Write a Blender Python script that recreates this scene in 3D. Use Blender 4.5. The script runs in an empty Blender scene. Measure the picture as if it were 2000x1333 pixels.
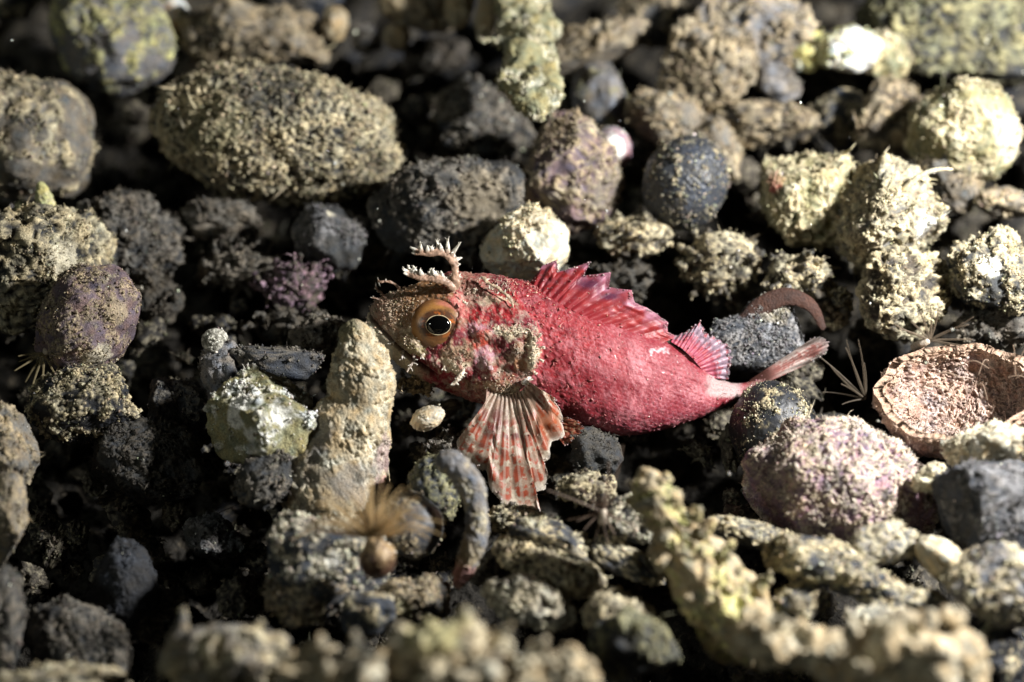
import bpy, math, random
import numpy as np
from mathutils import Vector, Matrix

# ------------------------------------------------------------------ camera, light, exposure
scene = bpy.context.scene
COL = scene.collection
PITCH = math.radians(46)
D = 45.0                                   # camera distance; 1 unit = 100 photo pixels at the subject
AX = np.array([1.0, 0, 0])                                         # picture right
AU = np.array([0, math.sin(PITCH), math.cos(PITCH)])               # picture up
AB = np.array([0, -math.cos(PITCH), math.sin(PITCH)])              # towards the camera
CAM = AB * D
cd = bpy.data.cameras.new('camera'); cam = bpy.data.objects.new('camera', cd); COL.objects.link(cam)
cam.location = CAM
cam.rotation_euler = (math.pi/2 - PITCH, 0, 0)
cd.sensor_width = 36; cd.lens = 36/(2*10/D)
cd.clip_start = 0.5; cd.clip_end = 2000
cd.dof.use_dof = True; cd.dof.focus_distance = 43.3
cd.dof.aperture_fstop = (cd.lens/1000)/1.0
scene.camera = cam

LDIR = AX*-0.66 + AU*0.16 + AB*0.72                                # weak even light from behind the camera
LDIR = LDIR/np.linalg.norm(LDIR)
elev = math.asin(LDIR[2]); azim = math.atan2(LDIR[0], LDIR[1])
w = bpy.data.worlds.new('World'); scene.world = w; w.use_nodes = True
nt = w.node_tree; bg = nt.nodes['Background']; sky = nt.nodes.new('ShaderNodeTexSky')
sky.sky_type = 'NISHITA'; sky.sun_disc = False; sky.sun_elevation = elev; sky.sun_rotation = azim
nt.links.new(sky.outputs[0], bg.inputs[0]); bg.inputs[1].default_value = 0.0006
sl = bpy.data.lights.new('sun', 'SUN'); sl.energy = 0.25; sl.angle = math.radians(6); sl.color = (.95, 1, .90)
sun = bpy.data.objects.new('sun', sl); COL.objects.link(sun)
sun.rotation_euler = Vector(LDIR).to_track_quat('Z', 'Y').to_euler()
sun.location = LDIR*30
SD = AX*0.78 + AU*0.36 + AB*0.50; SD = SD/np.linalg.norm(SD)       # the diver's strobe that lights this night picture
pl = bpy.data.lights.new('strobe', 'POINT'); pl.energy = 64000; pl.shadow_soft_size = 1.0; pl.color = (1, .985, .96)
strobe = bpy.data.objects.new('strobe', pl); COL.objects.link(strobe); strobe.location = SD*26
scene.view_settings.view_transform = 'Standard'; scene.view_settings.look = 'None'
scene.view_settings.gamma = 1; scene.view_settings.exposure = 0.26
scene.cycles.use_denoising = True
scene.cycles.max_bounces = 5; scene.cycles.diffuse_bounces = 2

# ------------------------------------------------------------------ number tools
rng = np.random.default_rng(11)
_perm = np.random.default_rng(5).permutation(256); _perm = np.concatenate([_perm, _perm, _perm])
_g = np.random.default_rng(6).normal(size=(256, 3)); _g /= np.linalg.norm(_g, axis=1)[:, None]

def perlin(p):
    pi = np.floor(p).astype(np.int64); f = p - pi; pi &= 255
    u = f*f*f*(f*(f*6-15)+10)
    x0, y0, z0 = pi[:, 0], pi[:, 1], pi[:, 2]
    r = 0
    for i in (0, 1):
        wx = u[:, 0] if i else 1-u[:, 0]; a = _perm[(x0+i) & 255]
        for j in (0, 1):
            wy = u[:, 1] if j else 1-u[:, 1]; b = _perm[a + ((y0+j) & 255)]
            for k in (0, 1):
                wz = u[:, 2] if k else 1-u[:, 2]; g = _g[_perm[b + ((z0+k) & 255)]]
                r = r + wx*wy*wz*(g[:, 0]*(f[:, 0]-i)+g[:, 1]*(f[:, 1]-j)+g[:, 2]*(f[:, 2]-k))
    return r*1.5

def fbm(p, o=3):
    r = 0; a = 1; s = 0
    for i in range(o):
        r = r + a*perlin(p*(2.03**i)+i*17.3); s += a; a *= .5
    return r/s*1.3

def ss(a, b, x):
    t = np.clip((x-a)/(b-a), 0, 1); return t*t*(3-2*t)

def mixc(a, b, t):
    t = np.asarray(t)[:, None]; return a*(1-t)+np.asarray(b)*t

def nrm(a):
    return a/np.maximum(np.linalg.norm(a, axis=-1, keepdims=True), 1e-9)

def vnormals(V, F):
    n = np.cross(V[F[:, 1]]-V[F[:, 0]], V[F[:, 2]]-V[F[:, 0]])
    N = np.zeros_like(V)
    for k in range(3):
        for c in range(3):
            N[:, c] += np.bincount(F[:, k], n[:, c], len(V))
    return nrm(N)

def catmull(P, n):
    P = np.asarray(P, float); m = len(P)
    t = np.linspace(0, m-1, n); i = np.clip(t.astype(int), 0, m-2); f = (t-i)[:, None]
    p0 = P[np.maximum(i-1, 0)]; p1 = P[i]; p2 = P[i+1]; p3 = P[np.minimum(i+2, m-1)]
    return .5*((2*p1)+(-p0+p2)*f+(2*p0-5*p1+4*p2-p3)*f*f+(-p0+3*p1-3*p2+p3)*f**3)

def arcpoly(P, n):
    """n points evenly along a polyline."""
    P = np.asarray(P, float); s = np.r_[0, np.cumsum(np.linalg.norm(np.diff(P, axis=0), axis=1))]
    t = np.linspace(0, s[-1], n)
    return np.stack([np.interp(t, s, P[:, k]) for k in range(P.shape[1])], 1)

_ico = {}
def ico(sub):
    if sub not in _ico:
        import bmesh
        bm = bmesh.new(); bmesh.ops.create_icosphere(bm, subdivisions=sub, radius=1)
        V = np.array([v.co[:] for v in bm.verts]); F = np.array([[v.index for v in f.verts] for f in bm.faces]); bm.free()
        _ico[sub] = (nrm(V), F)
    V, F = _ico[sub]; return V.copy(), F

def gridF(n, m, closed=False):
    """faces of an n x m vertex grid; closed wraps the second index."""
    i = np.arange(n-1)[:, None]; j = np.arange(m if closed else m-1)[None, :]
    a = i*m+j; b = i*m+(j+1) % m; c = (i+1)*m+(j+1) % m; d = (i+1)*m+j
    a, b, c, d = [np.broadcast_to(q, (n-1, j.shape[1])).ravel() for q in (a, b, c, d)]
    return np.concatenate([np.stack([a, b, c], 1), np.stack([a, c, d], 1)])

class Buf:
    def __init__(s): s.V = []; s.F = []; s.C = []; s.n = 0
    def add(s, V, F, C):
        V = np.asarray(V, float); C = np.asarray(C, float)
        if C.ndim == 1: C = np.broadcast_to(C, (len(V), 3))
        s.V.append(V); s.F.append(np.asarray(F)+s.n); s.C.append(C); s.n += len(V)
    def get(s): return np.concatenate(s.V), np.concatenate(s.F), np.concatenate(s.C)

# ------------------------------------------------------------------ materials
def mat(name, rough=.8, spec=.35, bump=((60, .5, .02),), speck=(45, .6, 1.35), sss=0, trans=0, alpha=1, metal=0, coat=0):
    m = bpy.data.materials.new(name); m.use_nodes = True; t = m.node_tree; N = t.nodes; L = t.links
    b = N['Principled BSDF']; b.inputs['Roughness'].default_value = rough
    b.inputs['Specular IOR Level'].default_value = spec; b.inputs['Metallic'].default_value = metal
    b.inputs['Coat Weight'].default_value = coat
    at = N.new('ShaderNodeAttribute'); at.attribute_name = 'Col'
    tc = N.new('ShaderNodeTexCoord')
    col = at.outputs['Color']
    if speck:
        nz = N.new('ShaderNodeTexNoise'); nz.inputs['Scale'].default_value = speck[0]; nz.inputs['Detail'].default_value = 3
        nz.inputs['Roughness'].default_value = .7
        mr = N.new('ShaderNodeMapRange'); mr.inputs[1].default_value = .35; mr.inputs[2].default_value = .65
        mr.inputs[3].default_value = speck[1]; mr.inputs[4].default_value = speck[2]
        vm = N.new('ShaderNodeVectorMath'); vm.operation = 'SCALE'
        L.new(tc.outputs['Object'], nz.inputs['Vector']); L.new(nz.outputs[0], mr.inputs[0])
        L.new(col, vm.inputs[0]); L.new(mr.outputs[0], vm.inputs['Scale']); col = vm.outputs[0]
    L.new(col, b.inputs['Base Color'])
    prev = None
    for sc, st, di in bump:
        nz = N.new('ShaderNodeTexNoise'); nz.inputs['Scale'].default_value = sc; nz.inputs['Detail'].default_value = 2
        bp = N.new('ShaderNodeBump'); bp.inputs['Strength'].default_value = st; bp.inputs['Distance'].default_value = di
        L.new(tc.outputs['Object'], nz.inputs['Vector']); L.new(nz.outputs[0], bp.inputs['Height'])
        if prev: L.new(prev, bp.inputs['Normal'])
        prev = bp.outputs[0]
    if prev: L.new(prev, b.inputs['Normal'])
    if sss:
        b.inputs['Subsurface Weight'].default_value = sss; b.inputs['Subsurface Radius'].default_value = (.12, .05, .03)
        b.inputs['Subsurface Scale'].default_value = .5
    out = N['Material Output']; sh = b.outputs[0]
    if trans:
        tr = N.new('ShaderNodeBsdfTranslucent'); L.new(col, tr.inputs[0]); mx = N.new('ShaderNodeMixShader')
        mx.inputs[0].default_value = trans; L.new(sh, mx.inputs[1]); L.new(tr.outputs[0], mx.inputs[2]); sh = mx.outputs[0]
    if alpha < 1:
        tp = N.new('ShaderNodeBsdfTransparent'); mx = N.new('ShaderNodeMixShader'); mx.inputs[0].default_value = alpha
        L.new(tp.outputs[0], mx.inputs[1]); L.new(sh, mx.inputs[2]); sh = mx.outputs[0]
    L.new(sh, out.inputs[0])
    return m
M = dict(
    stone=mat('crusted_stone', .75, .4, ((28, .55, .05), (75, .5, .02)), (38, .5, 1.5)),
    smooth=mat('smooth_stone', .5, .5, ((40, .3, .02),), (50, .7, 1.3)),
    white=mat('white_shell', .45, .5, ((22, .35, .03),), (30, .85, 1.12), sss=.15),
    mud=mat('seabed_mud', .9, .2, ((14, .8, .08), (50, .6, .03)), (30, .4, 1.5)),
    skin=mat('fish_skin', .5, .28, ((30, .3, .03), (90, .45, .012)), (60, .7, 1.3), sss=.10, coat=.04),
    fin=mat('fin_membrane', .4, .5, ((60, .3, .01),), (80, .75, 1.25), trans=.35, alpha=.9),
    flap=mat('skin_flap', .45, .5, ((60, .3, .01),), (80, .75, 1.25), trans=.3),
    iris=mat('iris', .3, .5, ((70, .2, .006),), (90, .75, 1.3)),
    pupil=mat('pupil', .08, .5, (), None),
    gold=mat('golden_ring', .3, .6, (), None, metal=.3),
    hair=mat('tentacle', .5, .4, (), None, trans=.4, alpha=.42),
)

def make(name, V, F, C, m, parent=None, loc=None, smooth=True):
    V = np.asarray(V, np.float32); C = np.asarray(C, float)
    if C.ndim == 1: C = np.broadcast_to(C, (len(V), 3))
    if loc is not None: V = V - np.asarray(loc, np.float32)
    me = bpy.data.meshes.new(name)
    me.vertices.add(len(V)); me.vertices.foreach_set('co', V.ravel())
    me.loops.add(len(F)*3); me.loops.foreach_set('vertex_index', np.asarray(F, np.int32).ravel())
    me.polygons.add(len(F)); me.polygons.foreach_set('loop_start', np.arange(len(F), dtype=np.int32)*3)
    me.polygons.foreach_set('use_smooth', np.full(len(F), smooth))
    me.update(calc_edges=True)
    at = me.attributes.new('Col', 'FLOAT_COLOR', 'POINT')
    at.data.foreach_set('color', np.c_[np.clip(C, 0, 1), np.ones(len(V))].astype(np.float32).ravel())
    me.materials.append(m)
    o = bpy.data.objects.new(name, me); COL.objects.link(o)
    if parent: o.parent = parent
    elif loc is not None: o.location = loc
    return o

def tag(o, label, cat, group=None, kind=None):
    if kind: o['kind'] = kind
    if label: o['label'] = label
    if cat: o['category'] = cat
    if group: o['group'] = group
    return o

# ------------------------------------------------------------------ picture pixel -> place on the bed
class Frame:
    """An object's own axes: x right, y picture-up, z to the camera, in photo pixels, at height h over the bed."""
    def __init__(s, px, py, h, tilt=0):
        d = AX*((px-1000)/100)+AU*((666.5-py)/100)-AB*D
        t = (h-CAM[2])/d[2]
        s.o = CAM+d*t; s.k = .01*t; s.px = px; s.py = py
        c, q = math.cos(tilt), math.sin(tilt)
        s.R = np.stack([AX, AU*c-AB*q, AB*c+AU*q])
        s.yk = 1/c
    def w(s, P):
        P = np.array(P, float); P[:, 1] *= s.yk
        return s.o+s.k*(P@s.R)

def rot2(V, a):
    c, q = math.cos(a), math.sin(a)
    V = V.copy(); x = V[:, 0]*c-V[:, 1]*q; V[:, 1] = V[:, 0]*q+V[:, 1]*c; V[:, 0] = x
    return V

UPL = np.array([0, .69, .72])   # world up in local axes

# ------------------------------------------------------------------ encrusted surfaces
A = np.array
PAL = dict(
    cream=A([.52, .45, .29]), tan=A([.37, .30, .19]), olive=A([.24, .225, .12]), yel=A([.50, .48, .21]), white=A([.80, .79, .72]),
    taupe=A([.17, .15, .12]), dark=A([.035, .036, .036]), slate=A([.036, .040, .048]), brown=A([.06, .05, .04]),
    purple=A([.14, .10, .11]), pink=A([.50, .27, .25]), black=A([.016, .017, .02]), grey=A([.17, .165, .165]), red=A([.35, .05, .05]),
    orange=A([.62, .36, .16]), mud=A([.06, .052, .04]), pale=A([.62, .57, .43]), lilac=A([.24, .15, .19]), rose=A([.50, .43, .32]), rust=A([.045, .018, .011]))

def crumbs(B, P, N, C, w8, n, size, col, jitter=.25):
    if n < 1: return
    w8 = np.maximum(w8, 0)
    if w8.sum() <= 0: return
    i = rng.choice(len(P), n, p=w8/w8.sum())
    s = size*np.minimum(np.exp(rng.normal(-.1, .6, n)), 2.3)
    O = A([[1, 0, 0], [-1, 0, 0], [0, 1, 0], [0, -1, 0], [0, 0, 1], [0, 0, -1]], float)
    OF = A([[0, 2, 4], [2, 1, 4], [1, 3, 4], [3, 0, 4], [2, 0, 5], [1, 2, 5], [3, 1, 5], [0, 3, 5]])
    V = O[None]*rng.uniform(.35, 1.3, (n, 6, 1))+rng.normal(0, .25, (n, 6, 3))
    V = V*s[:, None, None]+(P[i]+N[i]*s[:, None]*.3+rng.normal(0, 1, (n, 3))*s[:, None]*.5)[:, None]
    F = (OF[None]+6*np.arange(n)[:, None, None]).reshape(-1, 3)
    c = np.asarray(col)*rng.uniform(.25, 1.45, (n, 1))*(1+rng.normal(0, .07, (n, 3)))
    c = c*(1-jitter)+C[i]*jitter
    B.add(V.reshape(-1, 3), F, np.repeat(c, 6, 0))

def spikes(B, P, N, C, w8, n, L, col, rad=.16, bend=.8, up=.3, lift=.75):
    if n < 1: return
    w8 = np.maximum(w8, 0)
    if w8.sum() <= 0: return
    i = rng.choice(len(P), n, p=w8/w8.sum())
    l = L*np.exp(rng.normal(0, .45, n))[:, None]
    tn = rng.normal(0, 1, (n, 3)); tn -= N[i]*np.sum(tn*N[i], 1)[:, None]
    d = nrm(N[i]*lift+nrm(tn)+UPL*up*.5); e = nrm(d+rng.normal(0, bend, (n, 3)))
    s1 = nrm(np.cross(d, rng.normal(size=(n, 3)))); s2 = np.cross(d, s1)
    r = l*rad*rng.uniform(.6, 1.4, (n, 1))
    p0 = P[i]-N[i]*r*.5; p1 = p0+d*l*.5; p2 = p1+e*l*.5
    V = []
    for p, q in ((p0, 1), (p1, .8)):
        for a in (0, 2.09, 4.19):
            V.append(p+(s1*math.cos(a)+s2*math.sin(a))*r*q)
    V.append(p2)
    V = np.stack(V, 1)
    f = []
    for k in range(3):
        k2 = (k+1) % 3; f += [[k, k2, 3+k2], [k, 3+k2, 3+k], [3+k, 3+k2, 6]]
    F = (A(f)[None]+7*np.arange(n)[:, None, None]).reshape(-1, 3)
    c = np.asarray(col)*rng.uniform(.6, 1.3, (n, 1))*(1+rng.normal(0, .05, (n, 3)))
    c = c*.5+C[i]*.5*rng.uniform(.8, 1.5, (n, 1))
    B.add(V.reshape(-1, 3), F, np.repeat(c, 7, 0))

def encrust(V, F, base, crust, cov=.6, lam=20, amp=7, lc=90, rough=2, seed=0, patches=(), upb=.4, fuzz=1, grit=1, area=None,
            flen=11, gsize=3.0, knob=0):
    """V in local px. Displaces, colours, and grows grit and fuzz. Returns a Buf."""
    so = A([seed*31.7, seed*17.1, seed*9.3])
    N = vnormals(V, F)
    up = N@UPL
    c0 = fbm(V/lc+so, 3)+(up*.5)*upb*2+(cov-.5)*1.5
    c0 = c0+.5*perlin(V/(lam*2.1)+so+21)
    cover = ss(-.08, .2, c0)
    for (x, y, z, r, pc, st) in patches:
        if isinstance(pc, str) and pc in ('dark', 'black', 'slate', 'purple', 'smooth'):
            dd = np.linalg.norm((V-A([x, y, z])), axis=1)/r+.35*fbm(V/(r*.5)+so+90, 3); cover = cover*(1-st*(1-ss(.7, 1.0, dd)))
    q = V/lam+so*1.3
    q = q+.35*np.stack([perlin(q*1.7+5), perlin(q*1.7+9), perlin(q*1.7+13)], 1)
    r1 = 1-np.abs(perlin(q))*2.2; n2 = perlin(q*2.1+3); n3 = perlin(q*4.7+8); n5 = perlin(V/lam*9.5+so)
    h = .55*r1+.65*n2+.5*n3+.34*n5
    if knob: h = h+knob*ss(0, .6, perlin(V/(lam*1.9)+so+40))*1.6
    mac = perlin(V/(lam*2.7)+so+61)+.5*perlin(V/(lam*1.4)+so+66)
    d = cover*amp*(h+.85*mac)+rough*(perlin(V/7+so)+.6*perlin(V/3.1+so))*(1-.4*cover)
    V = V+N*d[:, None]
    base = np.asarray(base, float); crust = np.asarray(crust, float)
    v1 = fbm(V/45+so+50, 3); v2 = fbm(V/22+so+70, 2)
    cb = base*(1+.55*v1[:, None])+base*.35*np.stack([v2, v2*.4, -v2*.5], 1)
    v3 = fbm(V/(lc*.55)+so+120, 3); tone = np.clip(1+.9*v3+.35*v2, .22, 1.6)
    cc = crust*tone[:, None]*(1+.16*np.stack([v1, v1*.2, -v1], 1))
    m = cover*ss(-.05, .7, h+.35*perlin(V/5.5+so))
    C = mixc(cb, cc, m)
    for (x, y, z, r, pc, st) in patches:
        if isinstance(pc, str): pc = PAL[pc]
        dd = np.linalg.norm((V-A([x, y, z])), axis=1)/r+.35*fbm(V/(r*.5)+so+90, 3)
        C = mixc(C, np.asarray(pc)*(1+.15*v2[:, None]), st*(1-ss(.75, 1.05, dd)))
    B = Buf(); B.add(V, F, C)
    if area is None:
        e = V.max(0)-V.min(0); area = e[0]*e[1]*2
    N = vnormals(V, F)
    vis = ss(-.35, .15, N@nrm(A([.15, .3, .9])))
    n = int(area*.017*grit)
    cl = ss(-.05, .35, perlin(V/(lam*.9)+so+11)+.5*perlin(V/(lam*2.7)+so+5))
    crumbs(B, V, N, C, vis*cl*(cover*.9+.05)*ss(-.2, .6, h+.2), min(n, 14000), gsize*.55, crust*1.15, .65)
    crumbs(B, V, N, C, vis*(cover*.5+.2)*(.2+cl), min(int(n*1.1), 14000), gsize*.38, crust*1.4, .5)
    crumbs(B, V, N, C, vis*(.15+cl), min(int(n*.03), 250), gsize*.5, A([.75, .72, .6]), 0)
    spikes(B, V, N, C, vis*(cover**2*cl+.02), min(int(area*.0055*fuzz), 6000), flen*.62, crust*1.1, rad=.10, lift=.7)
    spikes(B, V, N, C, vis*(cover*cl+.03), min(int(area*.0010*fuzz), 900), flen*1.3, crust*1.15, rad=.045, lift=.9)
    return B

SEED = [0]
def stone(px, py, a, b, h, label, base='dark', crust='cream', name='stone', cat='stone', c=None, ang=0, cov=.5, lam=20, amp=7,
          facets=0, lump=.16, sub=None, m='stone', group=None, patches=(), rnd=False, **kw):
    SEED[0] += 1; sd = SEED[0]
    r = np.random.default_rng(sd)
    fr = Frame(px, py, h)
    if c is None: c = (a+b)*.5
    if sub is None: sub = 7 if a*b > 20000 else 6 if a*b > 5500 else 5
    V, F = ico(sub)
    lump = max(lump*1.7, .19) if m == 'stone' else lump
    if rnd: lump = .17
    if m == 'stone' and not rnd:                                      # skewed, tapering, never a plain ball
        tp = r.uniform(-.22, .22, 4)
        V = V*np.stack([1+tp[0]*V[:, 1]+tp[1]*V[:, 2], 1+tp[2]*V[:, 0], 1+tp[3]*V[:, 0]], 1)
        pw_ = r.uniform(.75, 1.0); V = np.sign(V)*np.abs(V)**pw_*.96
    if m == 'stone' and facets == 0 and not rnd: facets = int(r.integers(2, 6))
    V = V*(1+lump*(fbm(V*.95+sd*3.3, 2)+.55*perlin(V*2.3+sd)+.3*(.5-np.abs(perlin(V*3.1+sd*2)))))[:, None]
    for k in range(facets):
        n = nrm(r.normal(size=3)+A([0, 0, .3])); dd = r.uniform(.6, .85)
        x = V@n+.05*perlin(V*3+k*9); over = np.maximum(x-dd, 0); V = V-n*(over*.88)[:, None]
    V = V*A([a, b, c])
    V = rot2(V, math.radians(ang))
    kw['grit'] = kw.get('grit', 1)*r.uniform(.35, 1.3); kw['fuzz'] = kw.get('fuzz', 1)*r.uniform(.4, 1.3)
    kw.setdefault('gsize', 3.0*r.uniform(.7, 1.5)); kw.setdefault('rough', r.uniform(1, 3.2)); cov = cov*r.uniform(.85, 1.1); lam = lam*r.uniform(.85, 1.35)
    P_ = [(x, y, z, rr, PAL[pc] if isinstance(pc, str) else pc, st) for x, y, z, rr, pc, st in patches]
    B = encrust(V, F, PAL[base], PAL[crust], cov, lam, amp, seed=sd, patches=P_, area=a*b*8, **kw)
    V, F, C = B.get()
    o = make(name, fr.w(V), F, C, M[m], loc=fr.o)
    return tag(o, label, cat, group)

def tubegrid(S, R, seg, cap=True, flat=1.0):
    """S: n x 3 centre line, R: n radii -> V,F of a closed tube."""
    S = np.asarray(S, float); R = np.asarray(R, float); n = len(S)
    if cap and n > 16:                                                # round the two ends off
        cum = np.r_[0, np.cumsum(np.linalg.norm(np.diff(S, axis=0), axis=1))]
        for e in (cum, cum[-1]-cum):
            q = np.clip(e/np.maximum(R*.8, 1e-6), 0, 1); R = R*np.sqrt(np.clip(1-(1-q)**2, .02, 1))
    T = nrm(np.gradient(S, axis=0)); ref = A([.13, .21, 1.0])
    s1 = nrm(np.cross(T, ref)); s2 = np.cross(s1, T)
    a = np.linspace(0, 2*math.pi, seg, endpoint=False)
    V = S[:, None]+R[:, None, None]*(np.cos(a)[None, :, None]*s1[:, None]+flat*np.sin(a)[None, :, None]*s2[:, None])
    V = V.reshape(-1, 3); F = gridF(n, seg, True)
    if cap:
        i0 = len(V); V = np.r_[V, [S[0]-T[0]*R[0]*.5, S[-1]+T[-1]*R[-1]*.5]]
        j = np.arange(seg); k = (j+1) % seg
        F = np.r_[F, np.stack([k, j, np.full(seg, i0)], 1), np.stack([(n-1)*seg+j, (n-1)*seg+k, np.full(seg, i0+1)], 1)]
    return V, F

def limb(px, py, h, pts, label, base='dark', crust='cream', name='coral_branch', cat='coral', cov=.7, lam=20, amp=7, seg=110, step=2.6,
         flat=1.0, m='stone', spires=(), ring=0, warp=.42, **kw):
    """An encrusted limb: pts = (picture x, picture y, z, radius) along its centre line."""
    SEED[0] += 1; fr = Frame(px, py, h)
    P = A([[x-px, py-y, z, r] for x, y, z, r in pts], float)
    n = int(max(20, np.linalg.norm(np.diff(P[:, :3], axis=0), axis=1).sum()/step))
    Q = catmull(P, n)
    if ring: Q[:, 3] *= 1+ring*np.sin(np.linspace(0, 1, n)**.7*math.pi*2*6)
    V, F = tubegrid(Q[:, :3], np.maximum(Q[:, 3], 1.5), seg, flat=flat)
    if seg > 80:                                                      # broken, ledged outline instead of a smooth rod
        wq = V/(Q[:, 3].mean()*1.5)+SEED[0]*2.7; am = np.minimum(Q[:, 3].mean()*warp, 30)
        V = V+vnormals(V, F)*(am*(fbm(wq, 2)+.8*(.35-np.abs(perlin(wq*1.9+7)))))[:, None]
    bufs = Buf(); bufs.add(V, F, A([0, 0, 0]))
    for (x, y, z, dx, dy, dz, r) in spires:
        t = np.linspace(0, 1, 26)[:, None]
        Sp = A([x-px, py-y, z])+t*A([dx, -dy, dz])+A([6, 4, 0])*np.sin(t*3)
        V1, F1 = tubegrid(Sp, r*(1-t[:, 0])**.7+1.5, 30); bufs.add(V1, F1, A([0, 0, 0]))
    V, F, _ = bufs.get()
    B = encrust(V, F, PAL[base], PAL[crust], cov, lam, amp, seed=SEED[0], area=Q[:, 3].sum()*step*4, **kw)
    V, F, C = B.get()
    return tag(make(name, fr.w(V), F, C, M[m], loc=fr.o), label, cat)

def clump(px, py, a, b, h, label, n=26, base='mud', crust='tan', name='algae_tuft', cat='algae', rad=7, L=55, **kw):
    """A sediment-laden tuft: a knobbly mound with many short crooked fingers."""
    SEED[0] += 1; sd = SEED[0]; r = np.random.default_rng(sd); fr = Frame(px, py, h)
    V, F = ico(5); V = V*(1+.35*fbm(V*1.6+sd, 3))[:, None]*A([a*.8, b*.8, (a+b)*.35])
    B0 = Buf(); B0.add(V, F, A([0, 0, 0]))
    for k in range(n):
        d = nrm(r.normal(size=3)*A([1, 1, .8])+A([0, .25, .35]))
        p = d*A([a, b, (a+b)*.45])*.6; S = [p]; dd = d.copy()
        for q in range(5):
            dd = nrm(dd+r.normal(size=3)*.45); S.append(S[-1]+dd*L*.2*r.uniform(.6, 1.3))
        S = catmull(S, 22); t = np.linspace(0, 1, 22)
        R = rad*r.uniform(.6, 1.3)*(1-.5*t)*(1+.4*np.sin(t*r.uniform(12, 25)))
        V1, F1 = tubegrid(S, R, 12); B0.add(V1, F1, A([0, 0, 0]))
    V, F, _ = B0.get()
    B = encrust(V, F, PAL[base], PAL[crust], kw.pop('cov', .8), kw.pop('lam', 15), kw.pop('amp', 6), lc=60, seed=sd, area=a*b*8, **kw)
    V, F, C = B.get()
    return tag(make(name, fr.w(V), F, C, M['stone'], loc=fr.o), label, cat)

def thread(B, pts, r0, r1, col, seg=6, n=24):
    S = catmull(pts, n); V, F = tubegrid(S, np.linspace(r0, r1, n), seg); B.add(V, F, A(col))
# ------------------------------------------------------------------ the bed under everything
def bed():
    n = 760
    t = np.linspace(-1, 1, n); g = 15*t+60*t**9*1.0
    X, Y = np.meshgrid(g, g, indexing='ij'); P = np.stack([X.ravel(), Y.ravel(), np.zeros(n*n)], 1)
    z = -3.3+.8*fbm(P/3.2+2, 3)+.28*fbm(P/.8+9, 3)+.10*perlin(P/.22+5)+.06*perlin(P/.1+1)
    r = np.hypot(P[:, 0], P[:, 1]-1); z = z+ss(12, 40, r)*.9
    P[:, 2] = z
    F = gridF(n, n)
    v = fbm(P/.5+30, 3); C = np.broadcast_to(A([.02, .018, .015]), P.shape)*(1+.6*v)[:, None]
    C = mixc(C, A([.12, .10, .07]), ss(.15, .55, fbm(P/.25+60, 3))*.6)
    tag(make('seabed', P, F, C, M['mud']), None, None, kind='structure')
bed()

def gravel():
    r = np.random.default_rng(77); B = Buf(); V3, F3 = ico(3); V4, F4 = ico(4)
    for i in range(1150):
        x = r.uniform(-19, 19); y = r.uniform(-15, 18)
        out = abs(x) > 11.5 or y > 9.5 or y < -9.5
        s = r.uniform(.3, 1.0) if out else r.uniform(.14, .42)
        if out and r.random() < .35: continue
        V0, F0 = (V3, F3) if out else (V4, F4)
        V = V0*(1+.45*fbm(V0*1.2+i*1.7, 2)+.2*(.5-np.abs(perlin(V0*3+i)))+.12*perlin(V0*7+i)+.07*perlin(V0*15+i))[:, None]*A([r.uniform(.7, 1.4), r.uniform(.6, 1.2), r.uniform(.5, .9)])*s
        V = rot2(V, r.uniform(0, 6.3)); z = -2.95+r.uniform(-.4, .4)
        q = fbm(V/.14+i, 2); base = A([[.02, .018, .016], [.03, .026, .02], [.012, .013, .016], [.035, .03, .022]][r.integers(4)])
        B.add(V+A([x, y, z]), F0, mixc(np.broadcast_to(base, V.shape), A([.14, .12, .085]), ss(.0, .35, q)*.6))
    for i in range(420):                                              # broken bits wedged higher between the stones
        s = r.uniform(.10, .34); x, y = r.uniform(-11.5, 11.5), r.uniform(-9, 10)
        V = V4*(1+.5*fbm(V4*1.3+i*2.3, 2)+.35*(.5-np.abs(perlin(V4*2.6+i)))+.2*perlin(V4*6+i)+.1*perlin(V4*13+i))[:, None]*A([r.uniform(.6, 1.6), r.uniform(.5, 1.1), r.uniform(.4, 1)])*s
        V = rot2(V, r.uniform(0, 6.3)); V = V[:, [0, 2, 1]] if r.random() < .3 else V
        q = fbm(V/.1+i, 2); base = A([[.02, .018, .016], [.05, .042, .032], [.03, .03, .032]][r.integers(3)])
        B.add(V+A([x, y, r.uniform(-1.9, -.75)]), F4, mixc(np.broadcast_to(base, V.shape), A([.26, .23, .16]), ss(.0, .35, q)*.75))
    V, F, C = B.get(); N = vnormals(V, F); w8 = ss(.0, .5, N[:, 2])*ss(-.1, .3, perlin(V/.3))*(np.abs(V[:, 0]) < 12)
    crumbs(B, V, N, C, w8, 60000, .022, A([.17, .15, .10])); spikes(B, V, N, C, w8, 25000, .12, A([.16, .14, .10]), rad=.12)
    V, F, C = B.get()
    tag(make('gravel', V, F, C, M['stone']), 'loose dark gravel and sediment filling the gaps between the stones', 'gravel', kind='stuff')
gravel()

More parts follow.
